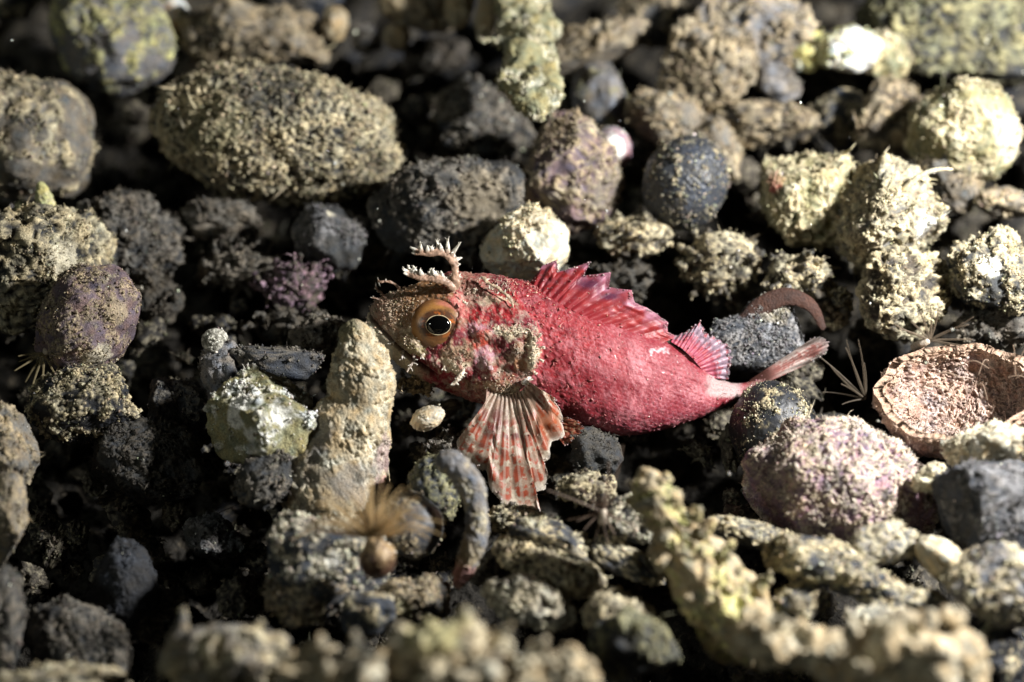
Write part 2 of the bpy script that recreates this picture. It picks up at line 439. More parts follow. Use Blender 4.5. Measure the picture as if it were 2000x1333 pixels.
# ------------------------------------------------------------------ stones, left part of the picture, top to bottom
fz = dict(base='brown', crust='tan', cov=.85, lam=17, amp=10, fuzz=1.6, grit=1.3, rough=3)
dk = dict(base='slate', crust='cream', cov=.42, lam=13, amp=4, fuzz=.25, lc=40, grit=1.2, flen=8)
bk = dict(base='black', crust='cream', cov=.22, lam=12, amp=3, fuzz=.1, lc=30, grit=.5, flen=7)
stone(222, 72, 118, 100, .6, 'dark grey boulder speckled with yellow crumbs at the upper left', rnd=True, base='grey', crust='yel', cov=.5, lam=17, amp=7, lc=50, lump=.09, fuzz=.4, ang=-20, name='boulder', cat='boulder')
stone(338, 38, 36, 44, .5, 'glossy white shell chip with orange underside beside the dark boulder', base='white', crust='orange', cov=.15, lam=25, amp=2, m='white', fuzz=0, grit=.1, name='shell_chip', cat='shell', patches=[(10, -20, 20, 24, 'orange', .9)])
stone(55, 275, 140, 125, .7, 'large taupe rounded boulder cut by the left edge', rnd=True, base='taupe', crust='cream', cov=.5, lam=26, amp=8, lc=80, lump=.09, ang=-25, fuzz=.6, name='boulder', cat='boulder', patches=[(20, 10, 110, 40, 'dark', .8)])
stone(532, 268, 246, 126, .7, 'largest oblong boulder, thickly coated in cream and olive growth', rnd=True, base='dark', crust='cream', c=130, cov=.80, lam=15, amp=10, lc=110, lump=.10, ang=-9, fuzz=.9, flen=13, name='boulder', cat='boulder',
      patches=[(10, 75, 70, 85, 'dark', .8), (-90, 10, 95, 75, 'olive', .5), (185, -10, 60, 12, 'pink', .7)])
stone(490, 82, 120, 66, .2, 'taupe fuzzy stone right behind the largest oblong boulder', base='taupe', crust='tan', cov=.7, lam=24, amp=12, lump=.3, fuzz=1)
stone(655, 46, 27, 34, .3, 'small upright tan pebble with pale tip on dark ground', base='tan', crust='pale', cov=.3, lam=30, amp=2, m='smooth', fuzz=0, grit=.05, name='pebble', cat='pebble')
stone(787, 8, 48, 36, .3, 'smooth tan pebble at the top edge', base='tan', crust='pale', cov=.3, lam=30, amp=2, m='smooth', fuzz=0, grit=.05, name='pebble', cat='pebble')
stone(776, 70, 25, 28, .2, 'round tan pebble under the smooth pebble of the top edge', base='tan', crust='pale', cov=.3, lam=30, amp=2, m='smooth', fuzz=0, grit=.05, name='pebble', cat='pebble')
stone(716, 76, 30, 30, .0, 'dim grey pebble left of the round tan pebble', base='grey', crust='taupe', cov=.4, lam=20, amp=3, fuzz=.1, name='pebble', cat='pebble')
stone(595, 2, 75, 34, .0, 'flat dark grey pebble cut by the top edge', base='slate', crust='taupe', cov=.3, lam=20, amp=3, fuzz=.1, name='pebble', cat='pebble')
stone(14, 10, 50, 30, .2, 'dark stone in the top left corner', **dk)
stone(88, 520, 132, 118, 1.0, 'yellowish craggy rubble lump at the left edge', base='dark', crust='cream', cov=.75, lam=26, amp=14, lc=60, lump=.22, facets=3, fuzz=1.3, flen=12, patches=[(60, 10, 80, 45, 'pale', .6), (-80, -50, 60, 50, 'taupe', .6)], name='rubble_lump', cat='rubble')
limb(85, 405, 1.3, [(96, 440, 0, 30), (90, 405, 8, 22), (84, 372, 12, 13), (82, 356, 12, 5)], 'pale yellow upright prong standing on the craggy rubble lump', base='yel', crust='pale', lam=14, amp=4, seg=60, fuzz=.8, name='coral_prong')
limb(45, 415, 1.2, [(58, 450, 0, 26), (46, 418, 0, 20), (38, 392, 0, 9)], 'short olive prong left of the pale yellow prong', base='olive', crust='cream', lam=14, amp=5, seg=60, fuzz=.8, name='coral_prong')
stone(172, 628, 108, 92, 1.2, 'purplish brown rounded stone with a few white flecks at the left', rnd=True, base='purple', crust='tan', cov=.45, lam=9, amp=3, lc=60, lump=.08, ang=50, fuzz=.7, flen=6, patches=[(70, 20, 70, 30, 'tan', .6), (30, -75, 60, 34, 'pale', .7)])
stone(245, 470, 88, 92, -.2, 'dim fuzzy stone between the craggy lump and the oblong boulder', base='dark', crust='taupe', cov=.75, lam=20, amp=12, lump=.25, fuzz=1)
stone(650, 470, 76, 66, .0, 'dark angular stone with white flecks below the oblong boulder', base='dark', crust='grey', cov=.45, lam=14, amp=5, facets=5, lump=.15, fuzz=.7, ang=-30, patches=[(-10, 45, 30, 16, 'pale', .8)])
clump(425, 430, 95, 50, -.3, 'brown tangled growth below the left end of the oblong boulder', crust='taupe')
clump(480, 530, 105, 45, -.5, 'dim brown tangle in the middle of the dark left gap', crust='taupe', n=30)
clump(575, 560, 70, 55, -.2, 'mauve grey tuft left of the fish snout', crust='lilac', n=24)
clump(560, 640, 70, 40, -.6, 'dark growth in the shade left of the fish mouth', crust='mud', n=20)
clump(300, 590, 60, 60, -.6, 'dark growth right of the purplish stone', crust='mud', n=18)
stone(628, 655, 52, 40, .0, 'brown fuzzy stone behind the spire shell tip', **{**fz, 'crust': 'taupe'})
stone(170, 790, 108, 76, .5, 'dark stone mottled with cream crumbs under the purplish stone', base='black', crust='cream', cov=.5, lam=13, amp=6, lc=34, lump=.12, fuzz=.6)
stone(285, 905, 108, 82, -.2, 'dim brown mottled stone in the lower left hollow', base='dark', crust='mud', cov=.6, lam=15, amp=7, lc=50, lump=.14, fuzz=.8)
stone(345, 800, 60, 60, -.2, 'dark crumbly stone left of the white patched chunk', **{**dk, 'crust': 'taupe'})
stone(436, 725, 40, 68, .5, 'upright dark grey stone with the snail on top', base='grey', crust='taupe', cov=.4, lam=20, amp=4, fuzz=.2, ang=15, name='stone')
stone(535, 705, 95, 38, .4, 'flat dark slab behind the white patched chunk', base='slate', crust='taupe', cov=.4, lam=14, amp=4, facets=4, lump=.1, ang=-4, fuzz=.3, name='slab')
stone(505, 815, 112, 90, .8, 'chunk of coral rock with bright white patches and olive crust', base='olive', crust='white', cov=.35, lam=24, amp=8, lc=50, facets=6, lump=.16, fuzz=.3, grit=.7, ang=-18, name='coral_chunk', cat='coral',
      patches=[(-30, 30, 70, 26, 'white', .9), (-45, -5, 70, 24, 'white', .9), (45, 5, 60, 34, 'white', .9), (0, -25, 70, 24, 'white', .9), (-95, -10, 30, 16, 'white', .9), (-45, -65, 50, 18, 'white', .8)])
stone(528, 930, 52, 66, .5, 'narrow dark mottled stone leaning on the spire shell foot', base='dark', crust='taupe', cov=.55, lam=13, amp=5, fuzz=.6, ang=-25)
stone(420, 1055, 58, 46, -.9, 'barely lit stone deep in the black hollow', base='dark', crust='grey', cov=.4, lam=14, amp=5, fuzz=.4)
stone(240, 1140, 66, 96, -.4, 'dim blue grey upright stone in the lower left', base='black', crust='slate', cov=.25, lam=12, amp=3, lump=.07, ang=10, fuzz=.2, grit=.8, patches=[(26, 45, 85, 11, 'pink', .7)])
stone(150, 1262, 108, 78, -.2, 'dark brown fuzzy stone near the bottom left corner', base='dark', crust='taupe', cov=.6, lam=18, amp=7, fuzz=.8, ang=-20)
stone(12, 880, 62, 92, .9, 'brown stone at the left edge, upper of the two lit ones', base='taupe', crust='tan', cov=.4, lam=18, amp=5, fuzz=.6)
stone(8, 1015, 48, 84, .9, 'brown stone at the left edge, lower of the two lit ones', base='taupe', crust='tan', cov=.5, lam=18, amp=5, fuzz=.8)
stone(8, 1220, 46, 100, .5, 'dim brown stone at the left edge above the bottom corner', base='dark', crust='taupe', cov=.6, lam=18, amp=5, fuzz=.8)
stone(95, 1345, 140, 45, 1.8, 'blurred cream lump at the bottom left corner', base='taupe', crust='cream', cov=.8, lam=34, amp=12, fuzz=.8, name='rubble_lump', cat='rubble')

# the snail
def snail():
    fr = Frame(419, 668, 1.05); B = Buf()
    t = np.linspace(0, 1, 220); an = t*4.6*math.pi; rr = 21*(1-t)**.9; z = 26*t**.8
    S = np.stack([np.cos(an)*rr*.8, np.sin(an)*rr*.75+4*t, z], 1)
    V, F = tubegrid(S, 11*(1-t)**.75+2, 26)
    V = V+vnormals(V, F)*(.9*perlin(V/3)+.8*perlin(V/6))[:, None]
    B.add(V, F, mixc(np.broadcast_to(A([.22, .21, .17]), V.shape), A([.62, .60, .52]), ss(-.2, .4, fbm(V/7, 3))))
    N = vnormals(V, F); crumbs(B, V, N, B.C[0], ss(0, .3, N[:, 2]), 500, 1.4, A([.6, .58, .5]))
    V, F, C = B.get()
    tag(make('snail_shell', fr.w(V), F, C, M['stone'], loc=fr.o), 'tiny coiled pale snail shell atop an upright dark stone', 'shell')
snail()

# ------------------------------------------------------------------ spire shell and the heap below it
limb(690, 800, .75, [(700, 622, 50, 14), (699, 640, 50, 30), (700, 668, 48, 40), (702, 695, 46, 54), (708, 725, 44, 62), (710, 762, 40, 64), (706, 790, 36, 66), (690, 830, 32, 80),
      (676, 880, 26, 92), (658, 930, 22, 104), (640, 985, 16, 108), (622, 1030, -10, 96)], 'tall encrusted spire shell standing in front of the fish mouth', base='tan', crust='pale', name='spire_shell', cat='shell', warp=.1, cov=.72, lam=26, amp=9, seg=190, step=2.2, fuzz=.7, lc=70,
      patches=[(85, -90, 60, 48, 'lilac', .6), (75, -140, 70, 30, 'pink', .8), (-60, -60, 60, 60, 'grey', .7), (-50, -140, 60, 80, 'taupe', .8), (10, -140, 80, 60, 'grey', .5), (-20, 175, 60, 34, 'dark', .6), (25, 90, 60, 40, 'pale', .6), (-10, 150, 60, 34, 'olive', .5)], ring=.02)
stone(645, 1100, 122, 100, .5, 'dark blue grey stone with cream specks under the feather worm', base='slate', crust='pale', cov=.38, lam=11, amp=5, lc=34, lump=.12, fuzz=.4, grit=1.6, patches=[(10, 15, 100, 16, 'white', .9), (-40, 70, 60, 30, 'taupe', .6)])
stone(795, 1030, 70, 66, .6, 'smooth dark grey pebble with tan rim right of the feather worm', base='slate', crust='tan', cov=.35, lam=14, amp=3, facets=2, lump=.08, fuzz=.2, ang=20, grit=1, m='smooth', patches=[(55, 15, 25, 24, 'tan', .8)], name='pebble', cat='pebble')
stone(600, 1165, 80, 56, .5, 'dark stone with tan crust below the blue grey stone', base='slate', crust='tan', cov=.45, lam=13, amp=5, fuzz=.5)
stone(812, 1176, 74, 48, .2, 'dark stone with olive tan crust just above the blurred foreground', base='dark', crust='tan', cov=.6, lam=15, amp=7, fuzz=.8, patches=[(-30, -10, 50, 30, 'olive', .6)])
stone(724, 1200, 60, 40, .7, 'small dark stone between two crusted stones above the foreground', **dk)
# curved shard
limb(900, 1000, 1.05, [(852, 905, 0, 22), (885, 905, 14, 26), (912, 935, 20, 26), (928, 980, 22, 24), (932, 1030, 22, 24), (922, 1080, 20, 24), (905, 1120, 16, 19), (890, 1146, 12, 7)],
     'curved crusted shell shard with a pink lower end', warp=.1, base='grey', crust='cream', name='shell_shard', cat='shell', cov=.65, lam=12, amp=4.5, seg=90, flat=.8, fuzz=.8, flen=8, patches=[(-5, -120, 30, 34, 'pink', .9), (10, -80, 30, 30, 'tan', .7)])
stone(852, 950, 52, 66, .4, 'olive grey crusted piece inside the curved shard', base='slate', crust='olive', cov=.6, lam=13, amp=6, fuzz=.9, lump=.15, flen=9)
stone(835, 817, 34, 23, .75, 'small smooth pinkish white pebble under the fish chin', base='rose', crust='tan', cov=.15, lam=20, amp=1, m='white', fuzz=0, grit=.1, ang=24, lump=.06, name='pebble', cat='pebble')
clump(815, 752, 42, 16, .3, 'thin tan growth in the shade under the fish jaw', crust='tan', n=12, L=30, rad=4)
clump(1000, 1015, 80, 30, -.3, 'cream crusty rubble under the tip of the spotted side fin', base='brown', crust='cream', n=20, L=28, rad=7, name='rubble_lump', cat='rubble')
clump(880, 880, 66, 30, -.2, 'dark brown crumbly growth below the fish throat', crust='taupe', base='brown', n=20, L=36, rad=5)
stone(1158, 884, 56, 44, -.3, 'dark velvety stone tucked beneath the fish belly', base='dark', crust='mud', cov=.6, lam=12, amp=4, fuzz=1)
clump(1150, 955, 65, 38, .5, 'ragged cream rubble between the side fin and the tiny anemone', base='brown', crust='cream', n=18, L=28, rad=6, name='rubble_lump', cat='rubble')
stone(1240, 1015, 52, 46, .9, 'small black stone densely dotted with white grains', base='black', crust='pale', cov=.5, lam=8, amp=4, lc=25, fuzz=.4, grit=2)
stone(1095, 1062, 96, 32, .5, 'long dark grey ridge with cream crumbs, slanting down right', base='slate', crust='cream', cov=.5, lam=13, amp=7, fuzz=.7, ang=-24, lump=.15)
stone(1225, 1100, 82, 30, .4, 'dark wedge of rock beside the yellow coral stem', base='slate', crust='cream', cov=.42, lam=12, amp=6, fuzz=.6, ang=-32)
stone(1050, 1098, 78, 34, .45, 'crumbly cream ridge below the long dark ridge', ang=-18, **{**fz, 'crust': 'cream'})
stone(1105, 1130, 72, 42, .6, 'rounded cream knob with a tan right end', ang=-15, **{**fz, 'crust': 'cream', 'fuzz': .8}, patches=[(45, -10, 35, 26, 'tan', .8)])
stone(1030, 1178, 84, 44, .7, 'pinkish cream crust just above the blurred foreground', ang=-10, **{**fz, 'crust': 'pale', 'fuzz': .7})
stone(1210, 1202, 66, 40, 1.1, 'crumbly cream ridge left of the yellow coral foot', ang=-12, **{**fz, 'crust': 'cream', 'fuzz': .8})
stone(1315, 1080, 42, 36, .9, 'small cream crumb stone tucked behind the yellow coral', base='taupe', crust='cream', cov=.7, lam=12, amp=5)
stone(1250, 1262, 90, 66, 1.6, 'blurred dark olive stone at the bottom right of centre', base='dark', crust='olive', cov=.55, lam=26, amp=7, fuzz=.4)
stone(960, 1110, 36, 30, -.4, 'dim crumbly bit right of the pink shard end', **{**fz, 'crust': 'taupe'})

# ------------------------------------------------------------------ upper middle
stone(880, 415, 148, 112, .3, 'dark olive fuzzy boulder behind the fish head', base='dark', crust='taupe', cov=.55, lam=19, amp=9, lc=90, lump=.16, fuzz=1.0, flen=12, name='boulder', cat='boulder', patches=[(60, 20, 90, 60, 'tan', .35)])
stone(1110, 338, 112, 106, .5, 'purplish brown boulder with fine fuzz behind the white chunk', base='purple', crust='tan', cov=.55, lam=17, amp=8, lc=60, lump=.1, fuzz=1.3, ang=-30, name='boulder', cat='boulder', patches=[(75, -40, 60, 40, 'taupe', .6)])
stone(935, 250, 120, 90, -.4, 'dim dark boulder left of the hanging sponge tip', base='dark', crust='taupe', cov=.45, lam=17, amp=8, lump=.14, fuzz=1, name='boulder', cat='boulder')
stone(1026, 488, 84, 74, .75, 'bright white coral chunk behind the fish nape', base='pale', crust='cream', cov=.35, lam=24, amp=7, lc=60, facets=2, lump=.2, m='white', fuzz=.25, grit=.5, flen=7, ang=22, name='coral_chunk', cat='coral',
      patches=[(20, 55, 40, 40, 'tan', .7), (-45, 10, 70, 22, 'olive', .6), (45, -25, 60, 18, 'tan', .8), (62, 10, 60, 20, 'tan', .5)])
limb(1062, 425, .9, [(1050, 440, 10, 14), (1062, 425, 14, 15), (1074, 408, 14, 11)], 'small crumbly knob on top of the white coral chunk', base='tan', crust='cream', lam=9, amp=4, seg=50, name='coral_nub')
limb(1035, 130, 1.2, [(1004, -160, -260, 70), (1012, -60, -120, 62), (1024, 30, 0, 54), (1036, 100, 90, 52), (1040, 160, 160, 52), (1040, 205, 210, 46), (1042, 238, 240, 32), (1036, 262, 255, 12)],
     'yellowish encrusted sponge rope hanging down from the top edge', base='olive', crust='pale', name='sponge_rope', cat='sponge', cov=.8, lam=15, amp=8, seg=120, fuzz=1.3, flat=.6,
     spires=[(985, 95, 90, -50, -2, 10, 9), (1010, 190, 200, -34, -14, 10, 8)])
limb(955, 30, .8, [(962, -90, -80, 26), (958, -10, 0, 22), (950, 45, 40, 20), (943, 88, 60, 8)], 'pale tapering sponge finger left of the sponge rope', base='tan', crust='pale', name='sponge_finger', cat='sponge', cov=.7, lam=20, amp=5, seg=70)
limb(900, 20, .6, [(905, -90, -60, 34), (900, -20, 0, 30), (895, 30, 20, 26), (893, 58, 30, 10)], 'short blunt sponge finger at the top edge', base='tan', crust='cream', name='sponge_finger', cat='sponge', cov=.7, lam=20, amp=5, seg=70)
stone(850, 20, 60, 44, .2, 'blurred grey tan stone left of the sponge fingers', base='taupe', crust='tan', cov=.6, lam=26, amp=8)
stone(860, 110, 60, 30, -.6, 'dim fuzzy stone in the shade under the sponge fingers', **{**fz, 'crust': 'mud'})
stone(1165, 92, 108, 44, .6, 'long taupe stone slanting up right of the sponge rope', base='taupe', crust='tan', cov=.65, lam=26, amp=9, ang=22, lump=.2, fuzz=.8)
stone(1195, 292, 38, 44, .4, 'glossy pink and white pebble behind the purplish boulder', base='lilac', crust='white', cov=.4, lam=40, amp=1, m='white', fuzz=0, grit=.05, lump=.05, name='pebble', cat='pebble', patches=[(2, 0, 36, 26, 'white', .9)])
stone(1175, 190, 62, 86, -.1, 'dim greenish grey smooth stone right of the sponge rope', base='grey', crust='olive', cov=.3, lam=26, amp=5, lump=.1, fuzz=.1, grit=.4)
stone(1310, 238, 88, 54, .2, 'greyish cone shaped stone above the black pebble', base='taupe', crust='tan', cov=.5, lam=24, amp=7, ang=-25, facets=3, fuzz=.4)
stone(1338, 358, 82, 92, .7, 'black smooth oval pebble with fine dust right of the purplish boulder', lump=.05, m='smooth', name='pebble', cat='pebble', ang=-20, **{**bk, 'base': 'slate', 'cov': .12})
stone(1395, 290, 44, 76, .0, 'dim tan stone leaning behind the black pebble', base='taupe', crust='tan', cov=.5, lam=24, amp=6, ang=25)
stone(1475, 66, 108, 84, .8, 'big blurred grey boulder at the top right of centre', base='grey', crust='tan', cov=.6, lam=28, amp=10, lc=80, facets=3, lump=.15, fuzz=.8, name='boulder', cat='boulder')
stone(1375, 130, 102, 72, .6, 'fuzzy tan boulder leaning on the blurred grey boulder', base='taupe', crust='tan', cov=.85, lam=26, amp=13, lump=.2, fuzz=1.2, name='boulder', cat='boulder')
stone(1290, 40, 76, 50, .1, 'dim taupe stone left of the blurred grey boulder', base='dark', crust='tan', cov=.5, lam=26, amp=9)
stone(1516, 152, 44, 44, .4, 'rounded grey stone under the blurred grey boulder', base='grey', crust='taupe', cov=.4, lam=24, amp=5, fuzz=.3)
stone(1490, 248, 104, 42, .2, 'low tan fuzzy stone right of the cone shaped stone', base='brown', crust='tan', cov=.8, lam=24, amp=10, lump=.2, fuzz=1)
stone(1640, 98, 74, 40, .9, 'yellow white shell fragment, the brightest at the top right', lump=.35, base='white', crust='yel', cov=.5, lam=26, amp=9, lc=50, m='white', fuzz=.2, grit=.3, facets=3, name='shell_fragment', cat='shell', patches=[(-45, 5, 40, 28, 'yel', .7)])
stone(1578, 96, 38, 40, .8, 'smaller greenish white shell fragment touching the brightest one', base='yel', crust='white', cov=.4, lam=26, amp=5, m='white', fuzz=.1, grit=.2, name='shell_fragment', cat='shell')
stone(1722, 112, 46, 48, .6, 'olive cream shell fragment beside the brightest one', base='olive', crust='cream', cov=.4, lam=26, amp=6, fuzz=.3, name='shell_fragment', cat='shell')
stone(1880, 60, 190, 98, .4, 'huge blurred olive boulder filling the top right corner', base='dark', crust='olive', cov=.6, lam=34, amp=14, lump=.15, fuzz=.8, name='boulder', cat='boulder', ang=-14)
stone(1735, 232, 66, 72, .2, 'brownish fuzzy stone left of the round olive boulder', ang=-20, **{**fz, 'lam': 26})
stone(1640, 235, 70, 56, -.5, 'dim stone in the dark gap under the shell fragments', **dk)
stone(1885, 262, 104, 92, .9, 'round blurred boulder with a pale right rim at the right edge', rnd=True, base='olive', crust='cream', cov=.55, lam=26, amp=9, lump=.08, fuzz=.6, name='boulder', cat='boulder', patches=[(80, -10, 40, 55, 'pale', .8)])
stone(1862, 352, 72, 62, .3, 'tan stone under the round blurred boulder', base='taupe', crust='tan', cov=.4, lam=26, amp=6, fuzz=.3, ang=-45)
stone(1965, 395, 60, 30, .1, 'tan smear of rock at the right edge below the round boulder', base='taupe', crust='tan', cov=.4, lam=26, amp=5, fuzz=.3)

# ------------------------------------------------------------------ right part
stone(1565, 395, 100, 92, .5, 'fuzzy boulder with a red streaked left face', base='olive', crust='cream', cov=.7, lam=22, amp=11, lc=90, lump=.12, fuzz=1.3, flen=15, name='boulder', cat='boulder', patches=[(-62, 35, 62, 26, 'red', .8), (-45, 50, 70, 24, 'yel', .4)])
stone(1735, 425, 112, 118, 1.0, 'bright shaggy cream boulder with a flat white patch', base='taupe', crust='cream', cov=.85, lam=22, amp=12, lump=.1, fuzz=1.5, flen=16, name='boulder', cat='boulder', patches=[(68, -28, 80, 36, 'white', .95)])
limb(1810, 345, 1.6, [(1750, 380, 60, 7), (1780, 352, 70, 6), (1815, 338, 70, 5), (1848, 336, 66, 2)], 'thin pale curved strand on top of the shaggy cream boulder', base='cream', crust='pale', name='strand', cat='seaweed', lam=10, amp=1.5, seg=14, step=3, fuzz=.1, rough=.5)
stone(1765, 570, 88, 76, .6, 'shaggy tan mound directly under the shaggy cream boulder', lump=.2, **{**fz, 'lam': 22, 'amp': 13, 'crust': 'cream'})
clump(1410, 515, 90, 68, .0, 'pale lacy growth behind the red back fin', crust='cream', n=40, L=48, rad=8)
clump(1240, 462, 84, 44, .1, 'tan lacy growth right of the white coral chunk', crust='cream', n=30, L=40, rad=8)
clump(1560, 545, 76, 52, .3, 'knobbly cream growth above the slate plate', crust='cream', n=30, L=44, rad=9)
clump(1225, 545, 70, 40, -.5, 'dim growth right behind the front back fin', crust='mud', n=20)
clump(1630, 600, 38, 48, -.1, 'cream knobbly rim right of the slate plate', crust='cream', n=18, L=30, rad=9)
stone(1935, 545, 92, 84, .8, 'craggy olive rubble at the right edge with a white knob', base='dark', crust='cream', cov=.6, lam=22, amp=13, lc=50, lump=.2, fuzz=1.2, name='rubble_lump', cat='rubble', patches=[(-20, 22, 80, 26, 'white', .9)])
stone(1950, 640, 80, 46, .0, 'dim brown stone above the open bowl shell', **{**fz, 'crust': 'taupe'})
limb(1530, 600, .5, [(1424, 705, -10, 12), (1442, 648, 10, 15), (1482, 602, 16, 19), (1535, 580, 16, 18), (1582, 598, 14, 13), (1608, 645, 10, 6)], 'dark reddish brown arched leaf over the slate plate', base='rust', crust='rust', name='leaf', cat='leaf', warp=.05, cov=.3, lam=30, amp=1, seg=60, flat=.4, fuzz=0, grit=.05, rough=.8)

def plate():
    fr = Frame(1510, 655, .0)
    out = catmull(A([[-115, 28], [-70, 40], [-50, 62], [-10, 84], [22, 90], [34, 92], [44, 40], [62, -15], [70, -38], [40, -60], [-30, -72], [-100, -60], [-128, -10], [-115, 28]], float), 240)
    n = 60; v = np.linspace(1, 0, n)[:, None, None]
    G = out[None]*v; Z = 26*(1-v[..., 0]**6)+G[..., 0]*-.25+G[..., 1]*.15
    P = np.concatenate([G, Z[..., None]], 2).reshape(-1, 3); bkp = P.copy(); bkp[:, 2] = -14+P[:, 0]*-.25+P[:, 1]*.15
    F = gridF(n, 240); r0 = np.arange(239); base = len(P)
    V = np.r_[P, bkp]; Fs = np.r_[F, F[:, ::-1]+base, np.stack([r0, base+r0, r0+1], 1), np.stack([r0+1, base+r0, base+r0+1], 1)]
    if vnormals(V, Fs)[:base, 2].mean() < 0: Fs = Fs[:, ::-1]
    B = encrust(V, Fs, PAL['slate'], PAL['grey']*1.3, .6, 14, 3, seed=401, rough=1.2, fuzz=.5, grit=1.4, flen=7, lc=60, patches=[(0, 60, 20, 40, PAL['cream'], .35)])
    V, F, C = B.get()
    tag(make('slate_plate', fr.w(V), F, C, M['stone'], loc=fr.o), 'pointed dark grey slate plate with a straight right edge behind the tail', 'stone')
plate()
stone(1512, 842, 86, 96, -.35, 'dark smooth oval stone with scattered cream flecks beneath the tail', lump=.05, m='smooth', ang=12, **{**bk, 'cov': .25, 'grit': 1.0})
stone(1640, 955, 180, 128, .2, 'big round purplish pink boulder sparkling with cream grit', rnd=True, base='lilac', crust='rose', c=140, cov=.62, lam=15, amp=8, lc=70, lump=.05, fuzz=1.1, flen=9, grit=1.3, ang=-18, name='boulder', cat='boulder',
      patches=[(-120, 30, 60, 70, 'purple', .6), (-30, -75, 80, 60, 'purple', .5), (-60, 60, 80, 50, 'olive', .4), (70, -5, 130, 14, 'dark', .8)], gsize=2.6)
stone(1815, 935, 34, 20, 1.3, 'bright cream spur sticking out right of the purplish pink boulder', base='cream', crust='pale', cov=.7, lam=12, amp=5, ang=35, name='rubble_lump', cat='rubble')
def bowl():
    fr = Frame(1872, 770, 1.0); B = Buf()
    ax = nrm(A([-.12, .74, .66])); e1 = nrm(np.cross(A([0, 0, 1.0]), ax)); e1 = -e1 if e1[0] < 0 else e1; e2 = np.cross(ax, e1)
    n, m = 90, 260; th = np.linspace(.02, 1, n)[:, None]*math.pi/2*1.05; a = np.linspace(0, 2*math.pi, m, endpoint=False)[None, :]
    def srf(R, dep):
        rim = 1+.03*np.sin(a*3+1)+.022*np.sin(a*7)+.02*np.sin(a*11+2)
        r = R*np.sin(th)*rim; z = -dep*np.cos(th)+0*a
        return (r*np.cos(a))[..., None]*e1*1.12+(r*np.sin(a))[..., None]*e2*.95+z[..., None]*ax
    I = srf(128, 96).reshape(-1, 3); O = srf(144, 114).reshape(-1, 3)
    I = I+A([0, 0, 0])
    F = gridF(n, m, True); b0 = len(I); j = np.arange(m); k = (j+1) % m; r = (n-1)*m
    V = np.r_[I, O]; Fs = np.r_[F[:, ::-1], F+b0, np.stack([r+j, r+k, b0+r+k], 1), np.stack([r+j, b0+r+k, b0+r+j], 1)]
    N = vnormals(V, Fs)
    if (N[b0:]*O).sum() < 0: Fs = Fs[:, ::-1]
    Bb = encrust(V, Fs, A([.28, .175, .14]), A([.44, .33, .27]), .6, 15, 8, seed=402, rough=3, fuzz=.8, grit=.4, lc=40, knob=.3)
    V2, F2, C2 = Bb.get()
    d = (V2@ax); C2 = mixc(C2, A([.44, .30, .20]), ss(-14, 2, d+12*fbm(V2/18, 3))*.6)
    V2 = V2.copy()
    tag(make('bowl_shell', fr.w(V2), F2, C2, M['stone'], loc=fr.o), 'open pinkish beige bowl shaped shell with an orange rim at the right edge', 'shell')
bowl()
stone(1945, 872, 100, 44, 1.5, 'brilliant orange white crust in front of the bowl shell', base='tan', crust='pale', cov=.8, lam=18, amp=10, fuzz=1, flen=10, ang=14, name='rubble_lump', cat='rubble', patches=[(-40, 0, 40, 24, 'white', .6)])
stone(1930, 985, 120, 112, 1.1, 'grey silky boulder at the right edge beside the purplish pink one', base='slate', crust='grey', cov=.5, lam=22, amp=6, lc=60, lump=.1, fuzz=1.2, flen=14, name='boulder', cat='boulder', patches=[(50, 30, 80, 60, 'grey', .6)])
stone(1585, 1092, 108, 46, 1.0, 'oblong dark stone with tan dust under the purplish pink boulder', base='slate', crust='cream', cov=.5, lam=12, amp=5, fuzz=.5, ang=-12, lump=.08)
stone(1455, 1040, 78, 24, .6, 'thin black stone with cream crumbs, right of the coral stem', ang=-12, **dk)
stone(1672, 1128, 74, 40, 1.0, 'smooth charcoal stone below the oblong dark stone', lump=.06, ang=-14, **dk)
stone(1715, 1068, 62, 40, 1.0, 'cream crumbly lump pressed under the purplish pink boulder', base='grey', crust='cream', cov=.6, lam=13, amp=6, ang=10)
stone(1838, 1092, 58, 36, 1.2, 'smooth tan cone pointing up left near the right edge', base='tan', crust='pale', cov=.3, lam=26, amp=2, fuzz=.05, grit=.2, ang=-38, m='smooth', name='pebble', cat='pebble')
stone(1945, 1145, 118, 78, 1.3, 'grey silky boulder at the right edge, the lower one', base='grey', crust='cream', cov=.45, lam=18, amp=7, lump=.1, fuzz=1.1, flen=12, ang=-18, name='boulder', cat='boulder')
stone(1755, 1180, 84, 42, .7, 'dim dark stone below the tan cone', ang=-10, **dk)
stone(1560, 1175, 56, 36, .7, 'small dark stone behind the coral ridge', **dk)
stone(1720, 1212, 66, 24, 1.2, 'low stone with glinting cream crumbs behind the coral ridge', base='slate', crust='pale', cov=.6, lam=11, amp=5, ang=-8)
stone(1900, 1290, 100, 80, .2, 'very dark stone in the bottom right corner', **bk)

